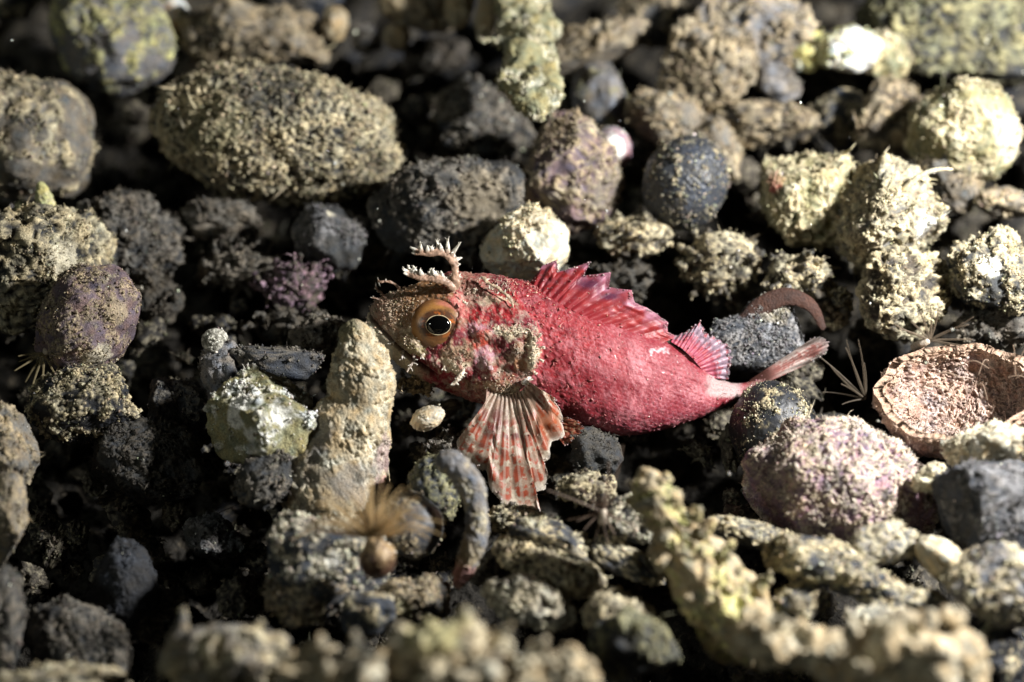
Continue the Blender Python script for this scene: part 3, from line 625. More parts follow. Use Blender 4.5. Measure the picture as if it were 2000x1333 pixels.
# ------------------------------------------------------------------ foreground coral and rubble
limb(1400, 1100, 1.5, [(1236, 932, 30, 30), (1262, 948, 30, 44), (1288, 990, 34, 47), (1318, 1040, 36, 52), (1352, 1092, 36, 58), (1385, 1140, 36, 66), (1425, 1185, 40, 74), (1440, 1230, 40, 78), (1425, 1300, 30, 80)],
     'yellow horned coral stem rising from the lower right', base='tan', crust='yel', name='coral_branch', cat='coral', cov=.68, lam=22, amp=11, seg=180, step=2.6, fuzz=.5, knob=.5, flen=9, grit=.8,
     spires=[(1345, 1010, 70, 14, -26, 14, 14), (1362, 1040, 70, 24, -34, 16, 15), (1395, 1090, 70, 26, -36, 16, 15), (1420, 1130, 60, 24, -30, 14, 13), (1470, 1150, 60, 24, -44, 16, 17), (1290, 945, 60, 6, -18, 10, 15), (1300, 1085, 70, -28, 10, 20, 13)])
limb(1600, 1260, 3.2, [(1440, 1215, -10, 52), (1510, 1245, 10, 50), (1590, 1275, 20, 56), (1680, 1300, 34, 80), (1770, 1290, 50, 92), (1850, 1300, 50, 84), (1900, 1345, 40, 60)],
     'blurred horned coral ridge across the bottom right', base='tan', crust='pale', name='coral_branch', cat='coral', cov=.72, lam=30, amp=15, seg=170, step=3, fuzz=.3, knob=.7, lc=70,
     spires=[(1545, 1190, 30, 6, -36, 10, 13), (1640, 1235, 90, 0, -40, 40, 14), (1700, 1230, 90, 14, -44, 34, 17), (1790, 1215, 80, 4, -30, 20, 34), (1840, 1210, 70, 14, -34, 20, 36), (1740, 1260, 130, 10, -20, 60, 20), (1600, 1280, 90, -10, -30, 50, 16), (1670, 1300, 110, -10, -30, 60, 18)])
limb(800, 1292, 3.9, [(545, 1335, -10, 46), (610, 1310, 0, 60), (690, 1315, 20, 54), (760, 1305, 40, 58), (840, 1295, 40, 68), (900, 1292, 50, 72), (960, 1300, 30, 64), (1050, 1318, 10, 56), (1110, 1325, 0, 54), (1170, 1355, 0, 40)],
     'big blurred cream coral mass along the bottom centre', base='tan', crust='pale', name='coral_mass', cat='coral', cov=.8, lam=38, amp=20, seg=220, step=3, fuzz=.3, knob=1.0, lc=90,
     spires=[(905, 1262, 50, 0, -84, 10, 46), (850, 1262, 60, -26, -62, 10, 40), (965, 1268, 50, 34, -58, 10, 34), (1020, 1285, 60, 40, -48, 30, 30), (700, 1275, 40, -6, -48, 10, 32), (785, 1268, 50, -14, -62, 10, 42),
             (620, 1275, 30, -6, -44, 10, 36), (560, 1295, 20, -20, -38, 10, 26), (860, 1280, 130, -20, 30, 50, 30), (945, 1300, 120, 30, 24, 50, 30), (740, 1310, 110, -30, -10, 50, 34), (1095, 1290, 40, 30, -34, 20, 28)],
     patches=[(60, 60, 60, 70, 'yel', .5), (150, 0, 60, 50, 'taupe', .6), (-100, 20, 60, 50, 'taupe', .5)])
limb(430, 1300, 2.4, [(330, 1345, 0, 40), (370, 1300, 10, 56), (430, 1280, 20, 62), (500, 1282, 10, 60), (560, 1300, 0, 50)],
     'blurred cream coral piece at the bottom left of centre', base='taupe', crust='cream', name='coral_piece', cat='coral', cov=.75, lam=30, amp=12, seg=150, step=3, fuzz=.4, knob=.5,
     spires=[(342, 1268, 20, 20, -88, 10, 17), (500, 1238, 20, 8, -34, 6, 14), (410, 1240, 20, -6, -22, 6, 18)])

# ------------------------------------------------------------------ soft things: worm and anemones
def worm():
    fr = Frame(730, 1075, 1.9); root = bpy.data.objects.new('feather_worm', None); COL.objects.link(root); root.location = fr.o
    tag(root, 'translucent brown feather worm with a spread crown, above dark stones', 'worm')
    S = catmull(A([[6, -44, -40], [6, -26, -16], [6, -8, 0], [2, 10, 8], [-2, 30, 12]], float), 50)
    V, F = tubegrid(S, np.interp(np.linspace(0, 1, 50), [0, .3, .55, .75, 1], [26, 36, 35, 20, 12]), 60)
    V = V+vnormals(V, F)*(2.2*perlin(V/9)+1.2*perlin(V/4))[:, None]
    make('tube', fr.w(V)-fr.o, F, mixc(np.broadcast_to(A([.07, .035, .02]), V.shape), A([.36, .25, .13]), ss(-.35, .3, fbm(V/12, 2)+(V[:, 1]+8)/45)), M['smooth'], parent=root)
    B = Buf(); r = np.random.default_rng(8)
    for i in range(46):
        a = math.radians(-80+160*i/45+r.normal()*3); L = r.uniform(120, 185)*(1-.25*abs(math.sin(a))); d = A([math.sin(a)*1.05, math.cos(a)*.75, .35+.3*r.normal()])
        p0 = A([-2+5*math.sin(a), 28, 12]); p1 = p0+d*L*.35; p2 = p0+d*L*.7+A([0, 6, 5]); p3 = p0+d*L+A([math.sin(a)*8, -14*abs(math.sin(a)), 18])
        thread(B, [p0, p1, p2, p3], 3.4, 1.0, A([.75, .56, .30])*r.uniform(.7, 1.2), 6, 26)
    for k in range(8):                                                # webbing low in the crown
        a = math.radians(-50+100*k/7); thread(B, [A([0, 26, 10]), A([math.sin(a)*28, 26+math.cos(a)*26, 16]), A([math.sin(a)*58, 30+math.cos(a)*46, 22])], 14, 5, A([.45, .32, .17]), 8, 20)
    V, F, C = B.get(); make('crown', fr.w(V)-fr.o, F, C, M['hair'], parent=root)
worm()
def anemone(px, py, h, specs, label, col, stalk=None, r0=2.6, r1=1.2, name='anemone'):
    fr = Frame(px, py, h); root = bpy.data.objects.new(name, None); COL.objects.link(root); root.location = fr.o
    tag(root, label, 'anemone'); r = np.random.default_rng(px)
    if stalk:
        B = Buf(); thread(B, stalk, 9, 7, A([.45, .38, .30]), 20, 20); V, F, C = B.get(); V = V+vnormals(V, F)*(1.2*perlin(V/5))[:, None]
        make('stalk', fr.w(V)-fr.o, F, C, M['smooth'], parent=root)
    for (a, L, bend) in specs:
        a = math.radians(a); d = A([math.cos(a), math.sin(a), .35+.2*r.normal()]); n = A([-math.sin(a), math.cos(a), .2])
        B = Buf(); thread(B, [A([0, 0, 4]), d*L*.35+n*bend*.2, d*L*.7+n*bend*.55, d*L+n*bend], r0, r1, A(col)*r.uniform(.7, 1.2), 7, 30)
        V, F, C = B.get(); V = V+vnormals(V, F)*(.5*perlin(V/3))[:, None]
        make('tentacle', fr.w(V)-fr.o, F, C, M['hair'], parent=root)
anemone(1176, 1000, 1.5, [(152, 118, 10), (140, 60, -10), (128, 80, 6), (112, 74, 0), (98, 62, 4), (86, 70, -6), (74, 60, 0), (68, 100, 30), (60, 135, 35), (50, 40, 0), (-15, 62, -6), (-30, 74, 8), (-60, 50, 0), (-85, 62, 6), (-100, 54, -4), (200, 70, -8), (190, 52, 10), (215, 50, 8)],
        'tiny dusky anemone with long thin tentacles right of the side fin', [.30, .22, .17], [A([0, -26, -6]), A([2, -12, 0]), A([2, 6, 6])])
anemone(1690, 780, .6, [(130, 130, 18), (118, 125, -14), (105, 110, 16), (92, 118, 20), (150, 100, -20), (160, 86, 16), (140, 60, 10), (80, 70, 18), (175, 50, 14)], 'dim brown anemone with straight tentacles left of the bowl shell', [.15, .12, .085], r0=2.4, r1=1.2)
anemone(1815, 665, 1.0, [(100, 60, 14), (75, 66, 20), (60, 60, 20), (40, 76, -24), (20, 90, 16), (5, 80, -6), (-10, 66, 0), (150, 66, 14), (165, 80, -10), (130, 54, 8)], 'pale brown anemone with curling tentacles above the bowl shell', [.22, .17, .12], [A([-30, -16, -20]), A([-14, -6, 0]), A([0, 0, 6])], r0=3, r1=1.6)
anemone(85, 690, 1.2, [(215, 60, 0), (235, 66, 6), (255, 64, 0), (280, 50, -6), (200, 50, 0), (180, 46, 6), (300, 44, 0)], 'yellowish anemone under the purplish stone at the left', [.40, .33, .18], [A([40, 20, -6]), A([20, 10, 0]), A([0, 0, 6])], r0=3, r1=1.4)
def filaments():
    fr = Frame(1870, 760, 1.0); r = np.random.default_rng(4)
    for i in range(9):
        x, y = r.uniform(-100, 120), r.uniform(-20, 60); a = r.uniform(0, 6.3); L = r.uniform(40, 90)
        B = Buf(); p = A([x, y, 30]); d = A([math.cos(a), math.sin(a)*.7, .3])
        thread(B, [p, p+d*L*.5+A([0, 14, 4]), p+d*L], 1.6, 1.0, A([.40, .30, .22]), 5, 20); V, F, C = B.get()
        tag(make('filament', fr.w(V), F, C, M['hair'], loc=fr.o), 'hair thin filament lying inside the bowl shell', 'filament', group='filaments inside the bowl shell')
filaments()

def specks():
    r = np.random.default_rng(9); B = Buf(); P = r.uniform(-1, 1, (90, 3))*A([10, 7, 1.6])+A([0, 0, 2.2])
    crumbs(B, P, np.zeros_like(P)+A([0, 0, 1.0]), np.ones_like(P)*.6, np.ones(90), 90, .016, A([.6, .6, .55]))
    V, F, C = B.get(); tag(make('floating_specks', V, F, C, M['white']), 'tiny pale specks drifting in the water', 'specks', kind='stuff')
specks()

# ------------------------------------------------------------------ the fish
def build_fish():
    fr = Frame(1050, 700, .55)
    X0, Y0 = 1050, 700
    root = bpy.data.objects.new('fish', None); COL.objects.link(root); root.location = fr.o; root.empty_display_size = .5
    tag(root, 'small bright red fish with frilly head flaps resting on the rubble', 'fish')
    def part(name, V, F, C, m, parent=root, label=None):
        W = fr.w(V)-fr.o
        o = make(name, W, F, C, m, parent=parent)
        if label: o['label'] = label
        return o
    # stations: top x,y, bottom x,y, half thickness, centre z
    ST = A([[724, 612, 723, 626, 6, 2], [735, 594, 731, 647, 24, 2], [762, 580, 756, 676, 42, 2], [800, 568, 790, 708, 56, 2],
            [850, 546, 832, 738, 66, 0], [900, 541, 872, 757, 74, 0], [950, 540, 917, 776, 80, 0], [1000, 545, 968, 792, 84, 0],
            [1045, 556, 1025, 806, 86, 0], [1100, 575, 1088, 822, 86, 0], [1160, 600, 1150, 838, 82, 0], [1220, 628, 1210, 850, 74, -2],
            [1280, 655, 1270, 846, 62, -8], [1330, 684, 1330, 830, 48, -16], [1370, 714, 1385, 810, 36, -26], [1398, 738, 1422, 793, 24, -38],
            [1430, 748, 1448, 779, 15, -52], [1465, 749, 1474, 766, 8, -62], [1496, 736, 1500, 748, 4, -72]], float)
    n, m = 430, 320
    S = catmull(ST, n)
    ph = np.linspace(0, 2*math.pi, m, endpoint=False)
    c, s = np.cos(ph), np.sin(ph)
    cc = np.sign(c)*np.abs(c)**.95; sn = np.sign(s)*np.abs(s)**.92
    Tp, Bp, th, zc = S[:, 0:2], S[:, 2:4], S[:, 4], S[:, 5]
    mid = (Tp+Bp)/2; half = (Tp-Bp)/2
    XY = mid[:, None]+half[:, None]*cc[None, :, None]
    hx = ss(960, 800, mid[:, 0])[:, None]; sb = np.sign(s)*np.abs(s)**.60
    Z = zc[:, None]+th[:, None]*(sn[None]*(1-hx)+sb[None]*hx*.94)*(1-.10*c[None])
    P = np.concatenate([XY, Z[..., None]], 2).reshape(-1, 3)
    F = gridF(n, m, True)
    px = P[:, 0].copy(); py = P[:, 1].copy(); pz = P[:, 2].copy()
    V = P.copy(); V[:, 0] -= X0; V[:, 1] = Y0-V[:, 1]
    N = vnormals(V, F)
    if (N[:, 2]*pz).sum() < 0: F = F[:, ::-1]; N = -N
    front = ss(-5, 25, pz-np.interp(px, ST[:, 0], ST[:, 5]))
    q = np.stack([px, py, pz], 1)
    w1 = fbm(q/34, 3); w2 = fbm(q/34+40, 3); f1 = fbm(q/9+7, 2); f2 = perlin(q/4.2+3); f3 = perlin(q/2.1+9)
    xe = np.interp(py, [540, 600, 640, 690, 730, 760, 800], [985, 1022, 1052, 1056, 1040, 1015, 985])
    head = ss(-6, 8, xe-px)
    # --- relief
    d = head*8*front+head*(.45+.55*front)*(4*w1+2.2*f1+1.1*f2+.5*f3)
    def bump(x, y, rx, ry, h, p=2, ang=0):
        ca, sa = math.cos(math.radians(ang)), math.sin(math.radians(ang))
        dx = (px-x); dy = -(py-y); a = (dx*ca+dy*sa)/rx; b = (-dx*sa+dy*ca)/ry
        return h*np.exp(-(a*a+b*b)**(p/2))*front
    re = np.sqrt(((px-858)/58)**2+((py-628)/54)**2)
    d = d+front*9*np.exp(-((re-.80)/.24)**2)*(1-.35*ss(640, 680, py))     # orbit rim
    d = d-front*2*np.exp(-(re/.5)**4)
    for bb in [(893, 556, 26, 14, 12), (792, 592, 18, 12, 5), (760, 606, 18, 14, 4), (930, 566, 20, 10, 9, 2, -25), (968, 590, 40, 7, 8, 2, -30),
               (905, 690, 30, 20, 8), (950, 655, 20, 14, 9), (1000, 655, 34, 14, 12, 2, 8), (1040, 690, 10, 34, 12), (1012, 684, 12, 9, 9), (992, 702, 10, 9, -5), (1028, 668, 8, 10, -4),
               (958, 712, 10, 22, 9, 2, 20), (900, 716, 26, 12, 8, 2, -20), (812, 672, 26, 12, 7, 2, -30), (968, 683, 14, 13, -7), (985, 722, 18, 10, -9),
               (850, 705, 40, 9, 6, 2, -33), (845, 722, 60, 4, -7, 2, -35), (980, 745, 40, 14, 8), (915, 640, 10, 22, -6), (905, 600, 12, 20, -5)]:
        d = d+bump(*bb)
    # mouth: cleft between the upper jaw and the pale lower lip
    mx = np.interp(px, [722, 735, 756, 785, 810, 850], [604, 627, 648, 677, 698, 728]); low = ss(-34, -8, pz-np.interp(px, ST[:, 0], ST[:, 5]))
    mg = np.exp(-((py-mx)/3.6)**2)*ss(870, 840, px)*low
    lip = ss(0, 5, py-mx)*ss(850, 800, px)*low
    d = d-7*mg+4*lip-head*lip*4*w1
    # scales behind the gill cover
    sx = (px+.3*(py-700))/10.5; sy = (py-.32*(px-1050))/8.0
    row = np.floor(sy); fx = (sx+.5*(row % 2)) % 1-.5; fy = sy-row-.5
    sc = 1-np.sqrt((fx*1.5)**2+(fy*1.3)**2)
    body = 1-head; edge = ss(.46, .16, sc)
    lat = np.exp(-((py-np.interp(px, [1050, 1150, 1250, 1350, 1400], [640, 672, 706, 745, 765]))/3.5)**2)
    d = d+body*(.55*sc+.3*f2-1.2*lat+.25*f3+3.2*w1+.5*f1+2*ss(1180, 1060, px)*f1)
    V = V+N*d[:, None]
    # --- colour of the skin
    red = A([.29, .014, .017]); pink = A([.22, .042, .06]); deep = A([.15, .010, .016]); lilac = A([.44, .25, .29])
    C = mixc(np.broadcast_to(red, V.shape), pink, ss(1060, 1330, px+90*w1)*.75)
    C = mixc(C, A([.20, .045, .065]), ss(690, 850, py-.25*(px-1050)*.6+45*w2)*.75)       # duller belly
    C = mixc(C, A([.42, .17, .20]), edge*(.36+.42*ss(-.15, .4, w2+.4*f1)))
    C = mixc(C, A([.17, .014, .02]), ss(.55, .9, sc)*.5*body)
    C = mixc(C, A([.60, .20, .20]), ss(.15, .5, f2+.5*f3)*.30*body)
    C = mixc(C, deep, ss(.0, .45, fbm(q/60+200, 3)+.3*f1)*.6*body)
    C = mixc(C, A([.46, .17, .19]), ss(.0, .45, fbm(q/38+300, 3)+.45*f2+.3*f1)*.6*body)
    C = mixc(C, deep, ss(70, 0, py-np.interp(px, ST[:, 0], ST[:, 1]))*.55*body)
    C = mixc(C, deep*1.3, ss(.0, .4, perlin(q/5.5+31)+.5*f2)*.6*body)
    C = mixc(C, deep, ss(.1, .5, f1+.2)*.4*ss(1180, 1050, px)*body)
    cream = A([.62, .52, .36]); brown = A([.20, .10, .055]); maroon = A([.17, .02, .03]); beige = A([.36, .24, .15])
    H = np.broadcast_to(maroon, V.shape)*(1+.5*w1)[:, None]
    wx = px+15*w1+10*f1+4*f2; wy = py+15*w2+10*perlin(q/10+77)+4*f3
    for (x, y, rx, ry, col, st) in [
            (760, 610, 62, 62, A([.38, .27, .19]), 1), (775, 640, 45, 38, beige, .8), (752, 622, 20, 22, A([.42, .20, .14]), .6), (780, 605, 26, 16, A([.36, .25, .17]), .6), (745, 590, 26, 16, A([.33, .15, .10]), .7), (850, 600, 78, 66, A([.20, .105, .045]), .95),
            (905, 600, 16, 34, A([.45, .12, .11]), .85), (930, 560, 50, 24, A([.22, .11, .08]), .7), (1000, 560, 60, 22, A([.16, .03, .035]), .9),
            (985, 600, 42, 32, red*.9, .95), (930, 628, 22, 20, red*1.15, .9), (935, 588, 34, 15, A([.33, .22, .17]), .7), (968, 592, 40, 8, cream*.8, .65),
            (800, 668, 40, 26, cream*.85, .85), (770, 655, 24, 26, beige, .8), (830, 700, 30, 20, maroon, .8), (820, 682, 18, 13, A([.48, .42, .22]), .8),
            (940, 650, 22, 16, lilac*1.15, .8), (940, 672, 22, 24, A([.45, .07, .04]), .9), (900, 690, 34, 24, beige, .85), (893, 712, 26, 14, cream, .75),
            (945, 705, 20, 22, lilac*.9, .75), (905, 745, 30, 14, beige*.8, .7), (870, 730, 34, 10, A([.30, .03, .05]), .8), (1000, 650, 44, 12, cream, .9),
            (1040, 688, 15, 40, cream*1.15, .95), (1008, 690, 20, 18, beige*.7, .8), (1014, 676, 10, 9, A([.30, .12, .06]), .8), (990, 700, 9, 9, A([.18, .04, .03]), .7), (1026, 662, 8, 12, A([.22, .08, .05]), .7), (1022, 712, 12, 12, A([.36, .20, .10]), .8), (966, 682, 12, 12, A([.16, .03, .03]), .9), (975, 715, 24, 18, beige*.6, .7),
            (1010, 732, 30, 14, A([.25, .09, .05]), .7), (970, 755, 48, 22, A([.42, .28, .17]), .9), (925, 762, 40, 14, A([.30, .12, .10]), .7), (1010, 770, 30, 18, cream, .6)]:
        dd = np.sqrt(((wx-x)/rx)**2+((wy-y)/ry)**2)
        H = mixc(H, np.asarray(col)*(1+.25*f1)[:, None], st*ss(1.08, .78, dd))
    pale = ss(.05, .3, fbm(q/13+140, 3))
    H = mixc(H, A([.52, .45, .36]), pale*.42*ss(560, 640, py)*ss(1.0, 1.25, re))
    H = mixc(H, A([.26, .02, .025]), ss(.1, .35, fbm(q/11+170, 3))*.6*ss(830, 900, px))
    H = mixc(H, A([.24, .10, .06]), ss(.1, .4, fbm(q/10+190, 3))*.55*ss(830, 760, px))
    H = mixc(H, A([.50, .44, .35]), ss(.15, .5, f2+.4*f3)*.35)
    C = mixc(C, H, head)
    C = mixc(C, A([.66, .57, .42]), lip*.95); C = mixc(C, A([.06, .02, .02]), mg*.8)
    wp = ss(1372, 1392, px+6*f1)*ss(1462, 1440, px)*ss(.0, .5, 1-((py-(752+.12*(px-1400)))/26)**2+.3*f1)
    C = mixc(C, A([.36, .29, .28]), wp*.8)
    C = mixc(C, A([.10, .04, .03]), ss(1452, 1475, px)*.85)
    C = mixc(C, A([.62, .42, .44]), .8*ss(1.1, .5, np.sqrt(((wx-1285)/22)**2+((wy-685)/9)**2)))
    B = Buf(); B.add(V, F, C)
    N = vnormals(V, F)
    fz = front*head
    cr = sum(np.exp(-(((px-x)/rx)**2+((py-y)/ry)**2)) for x, y, rx, ry in [(1044, 690, 9, 42), (1000, 648, 42, 8), (812, 672, 26, 14), (900, 700, 24, 22), (970, 755, 40, 16), (935, 570, 50, 14), (1010, 684, 12, 8), (780, 600, 40, 30)])
    crumbs(B, V, N, C, fz*cr, 1500, 1.2, A([.55, .45, .32]), .5)
    spikes(B, V, N, C, fz*cr*ss(940, 1050, px), 1300, 4, A([.62, .55, .42]), up=0)
    crumbs(B, V, N, C, front*body*ss(1200, 1050, px)*ss(700, 560, py)+fz*.05, 420, 1.1, A([.66, .42, .33]), .3)
    crumbs(B, V, N, C, front*body, 90, 1.2, A([.7, .5, .42]), .2)
    spikes(B, V, N, C, front*body*ss(1250, 1050, px), 700, 4.5, A([.55, .22, .2]), up=0, lift=.5)
    spikes(B, V, N, C, front*body, 500, 4, A([.5, .28, .28]), up=0, lift=.4)
    part('body', *B.get(), M['skin'])

    # --- eye
    ex, ey = 859-X0, Y0-636
    Ve, Fe = ico(6); R = 50.0
    nse = fbm(Ve*7, 3); E = Ve*A([R*1.16, R*1.06, R*.56])
    rr = np.sqrt((Ve[:, 0]/1)**2+((Ve[:, 1])/.86)**2)*R; an = np.arctan2(Ve[:, 1], Ve[:, 0])
    Ci = np.broadcast_to(A([.20, .095, .035]), E.shape)*(1+.5*nse)[:, None]
    Ci = mixc(Ci, A([.36, .17, .045]), ss(.0, .6, np.cos(an-2.6)+.4*nse)*.8*ss(30, 38, rr))
    Ci = mixc(Ci, A([.46, .14, .12]), ss(.4, .85, np.cos(an-.7))*.8*ss(38, 46, rr))
    Ci = mixc(Ci, A([.05, .02, .012]), ss(36, 29, rr+4*nse)*.85)
    Ci = mixc(Ci, A([.45, .12, .02]), ss(31, 26, rr)*ss(.3, .9, np.sin(an*5+3*nse))*.75)
    Ci = mixc(Ci, A([.16, .07, .025]), ss(-.5, -.9, np.sin(an)+.2*nse)*.6)
    Ci = mixc(Ci, A([.13, .055, .025]), ss(40, 52, rr+5*nse+3*np.sin(an*3))*.75)
    Ci = mixc(Ci, A([.34, .22, .12]), ss(.25, .6, fbm(Ve*16, 2))*.4*ss(28, 36, rr))
    ez = 62.0
    eye = part('eye', E+A([ex, ey, ez]), Fe, Ci, M['iris'])
    Vp, Fp = ico(4); part('pupil', Vp*A([23.5, 18.5, 9])+A([ex, ey, ez+R*.53]), Fp, np.full(Vp.shape, .002), M['pupil'], eye)
    a = np.linspace(0, 2*math.pi, 97)[:-1]
    G = Buf()
    ringS = np.stack([ex+23.8*np.cos(a), ey+18.8*np.sin(a), np.full(96, ez+R*.53+1.5)], 1)
    k = np.linspace(0, 2*math.pi, 8, endpoint=False)
    rad = np.stack([np.cos(a), np.sin(a), 0*a], 1)
    rw = (.4+.35*np.abs(np.sin(a*3+1)))[:, None, None]
    RV = ringS[:, None]+rw*(np.cos(k)[None, :, None]*rad[:, None]+np.sin(k)[None, :, None]*A([0, 0, 1.0]))
    RF = gridF(97, 8, True) % (96*8)
    part('pupil_ring', RV.reshape(-1, 3), RF, A([.95, .78, .5]), M['gold'], eye)

    # --- fins
    def fin(name, base, tip, zb, zt, nr, colf, nu=260, nv=70, ser=3, ridge=1.8, label=None, curl=0, pairs=False, jag=0, mt='fin'):
        if pairs:
            tt = np.linspace(0, len(base)-1, nu); ii = np.arange(len(base))
            Bp = np.stack([np.interp(tt, ii, A(base, float)[:, k]) for k in (0, 1)], 1); Tq = np.stack([np.interp(tt, ii, A(tip, float)[:, k]) for k in (0, 1)], 1)
        else: Bp = arcpoly(base, nu); Tq = arcpoly(tip, nu)
        u = np.linspace(0, 1, nu)[:, None]; v = np.linspace(0, 1, nv)[None, :]
        ns = perlin(np.stack([u[:, 0]*nr*2.3, 0*u[:, 0]+3, 0*u[:, 0]], 1))+perlin(np.stack([u[:, 0]*nr*6, 0*u[:, 0], 0*u[:, 0]+7], 1))*.6
        dirv = Tq-Bp; ln = np.linalg.norm(dirv, axis=1, keepdims=True)
        ray = np.abs(np.cos(u*math.pi*nr))**1.5
        jg = perlin(np.stack([u[:, 0]*nr*.9+4, 0*u[:, 0]+1, 0*u[:, 0]+2], 1))[:, None]
        Tq = Tq+dirv/np.maximum(ln, 1)*(-jag*np.clip(jg, 0, 1)+ns[:, None]*ser+ser*1.2*(ray-.5))
        XY = Bp[:, None]+(Tq-Bp)[:, None]*v[..., None]
        zb_ = np.interp(u, np.linspace(0, 1, len(zb)), zb); zt_ = np.interp(u, np.linspace(0, 1, len(zt)), zt)
        uu = np.broadcast_to(u, (nu, nv)); vv = np.broadcast_to(v, (nu, nv))
        wob = fbm(np.stack([uu.ravel()*4, vv.ravel()*3, 0*uu.ravel()+nr], 1), 2).reshape(nu, nv)
        z = zb_+(zt_-zb_)*v+ridge*ray*(1-.5*v)+wob*(8+jag)*v+curl*np.sin(v*math.pi)
        P = np.stack([XY[..., 0]-X0, Y0-XY[..., 1], z], 2).reshape(-1, 3)
        bk = P.copy(); em = np.minimum(1, np.minimum(np.minimum(uu, 1-uu)*20, (1-vv)*14)).ravel(); bk[:, 2] -= 2.4*em+.15
        Cf = colf(uu.ravel(), vv.ravel(), ray.repeat(nv, 1).ravel() if ray.shape[1] == 1 else ray.ravel(), P)
        Fg = gridF(nu, nv); Bf = Buf(); Bf.add(P, Fg, Cf); Bf.add(bk, Fg[:, ::-1], Cf)
        Nn = np.broadcast_to(A([0, 0, 1.0]), P.shape)
        crumbs(Bf, P, Nn, Cf, ss(.9, 1, vv.ravel()), int(nu*.45), 1.1, A([.7, .62, .6]), .3)
        crumbs(Bf, P, Nn, Cf, np.ones(len(P)), int(nu*.25), .9, A([.7, .45, .42]), .5)
        o = part(name, *Bf.get(), M[mt])
        if label: o['label'] = label
        return o
    nsf = lambda P, s, o: fbm(P/s+o, 3)
    def c_dorsal(u, v, r, P):
        a, b = nsf(P, 22, 3), nsf(P, 7, 9)
        C = mixc(np.broadcast_to(A([.36, .03, .03]), P.shape), A([.40, .09, .11]), ss(-.2, .5, a+.4*(v-.5)))
        C = mixc(C, A([.50, .24, .34]), ss(.65, 1.0, v+.35*a)*.7)
        C = mixc(C, A([.20, .02, .025]), (1-r)*.55)
        C = mixc(C, A([.30, .02, .03]), ss(.45, .1, v)*.7)
        spot = np.exp(-(((P[:, 0]+X0-1150)/26)**2+((Y0-P[:, 1]-556)/11)**2))+np.exp(-(((P[:, 0]+X0-1190)/22)**2+((Y0-P[:, 1]-580)/8)**2))
        C = mixc(C, A([.10, .03, .07]), np.clip(spot*1.2+.5*b*spot, 0, 1)*.85)
        return mixc(C, A([.68, .4, .4]), ss(.25, .6, b)*.25)
    pr = [(1034, 556, 1038, 548), (1040, 562, 1060, 519), (1050, 568, 1086, 509), (1058, 574, 1090, 532), (1068, 580, 1118, 524), (1080, 588, 1153, 512), (1090, 594, 1139, 540),
          (1106, 602, 1192, 533), (1118, 608, 1188, 562), (1135, 616, 1232, 568), (1150, 624, 1238, 592), (1172, 634, 1262, 602), (1196, 644, 1280, 613), (1222, 654, 1304, 630), (1250, 664, 1303, 648), (1285, 674, 1322, 658)]
    base = [(a_, b_) for a_, b_, _, _ in pr]; tip = [(c_, d_) for _, _, c_, d_ in pr]
    fin('dorsal_fin', base, tip, [14, 26, 37, 44, 49, 51, 49, 43, 34, 18], [4, 14, 22, 26, 28, 28, 26, 20, 10, 2], 15, c_dorsal, nu=460, nv=100, ser=.6, ridge=3.0, label='spiny front back fin with four free tips', pairs=True, mt='flap')
    def c_soft(u, v, r, P):
        a, b = nsf(P, 16, 13), nsf(P, 5, 19)
        C = mixc(np.broadcast_to(A([.50, .12, .18]), P.shape), A([.50, .38, .46]), ss(.3, .9, v+.3*a))
        C = mixc(C, A([.42, .03, .03]), ss(.0, .35, np.sin(v*22+a*5)*.5+b)*r*.8)
        return mixc(C, A([.06, .03, .06]), (1-r)*.55*ss(.2, .6, v))
    fin('rear_dorsal_fin', [(1310, 668), (1330, 680), (1350, 698), (1366, 716), (1382, 738)],
        [(1317, 658), (1343, 648), (1368, 630), (1374, 640), (1378, 652), (1401, 661), (1426, 678), (1431, 704), (1424, 742)],
        [6, 10, 8, 0, -20], [-10, -14, -18, -26, -34], 14, c_soft, nu=320, ser=3, label='rear back fin with red barred see-through rays')
    # pectoral fan
    tipP = [(1036, 748), (1054, 759), (1080, 774), (1092, 795), (1097, 815), (1100, 846), (1081, 860), (1072, 874), (1072, 892), (1060, 899), (1069, 920), (1064, 948), (1047, 955), (1048, 981),
            (1057, 999), (1040, 1000), (1013, 994), (983, 978), (962, 955), (949, 912), (918, 905), (894, 880), (893, 858), (922, 834), (944, 808), (950, 785)]
    tipP = arcpoly(tipP, 300)
    basP = [(1026, 736), (1028, 750), (1018, 762), (1000, 769), (982, 770), (966, 766), (952, 756)]
    def c_pec(u, v, r, P):
        a, b = nsf(P, 18, 23), nsf(P, 6, 29)
        C = mixc(np.broadcast_to(A([.38, .26, .19]), P.shape), A([.62, .54, .42]), ss(-.1, .5, b+a))
        rad = np.hypot(P[:, 0]+X0-992, P[:, 1]-Y0+765)
        ri = np.floor(u*15+.5); jit = (np.sin(ri*12.9898+4)*43758.5 % 1)*5
        bandp = np.sin(rad/5.2+jit*.7+a*5)+1.1*nsf(P, 13, 37)
        on = ss(-.3, .25, bandp+1.3*a+.1)*ss(.02, .35, r+.45*b)*ss(40, 70, rad)*ss(1.0, .86, v+.15*a)
        C = mixc(C, A([.40, .06, .022]), on*(.7+.3*r)*.97)
        C = mixc(C, A([.12, .03, .03]), ss(.2, .8, bandp*.5+a*1.6)*on*ss(.6, .3, v)*.8)
        C = mixc(C, A([.66, .58, .48]), ss(.88, 1, r)*.45*ss(.2, .4, v))
        C = mixc(C, A([.14, .035, .035]), ss(.25, .5, b+.5*a)*.5*ss(.5, .2, v))
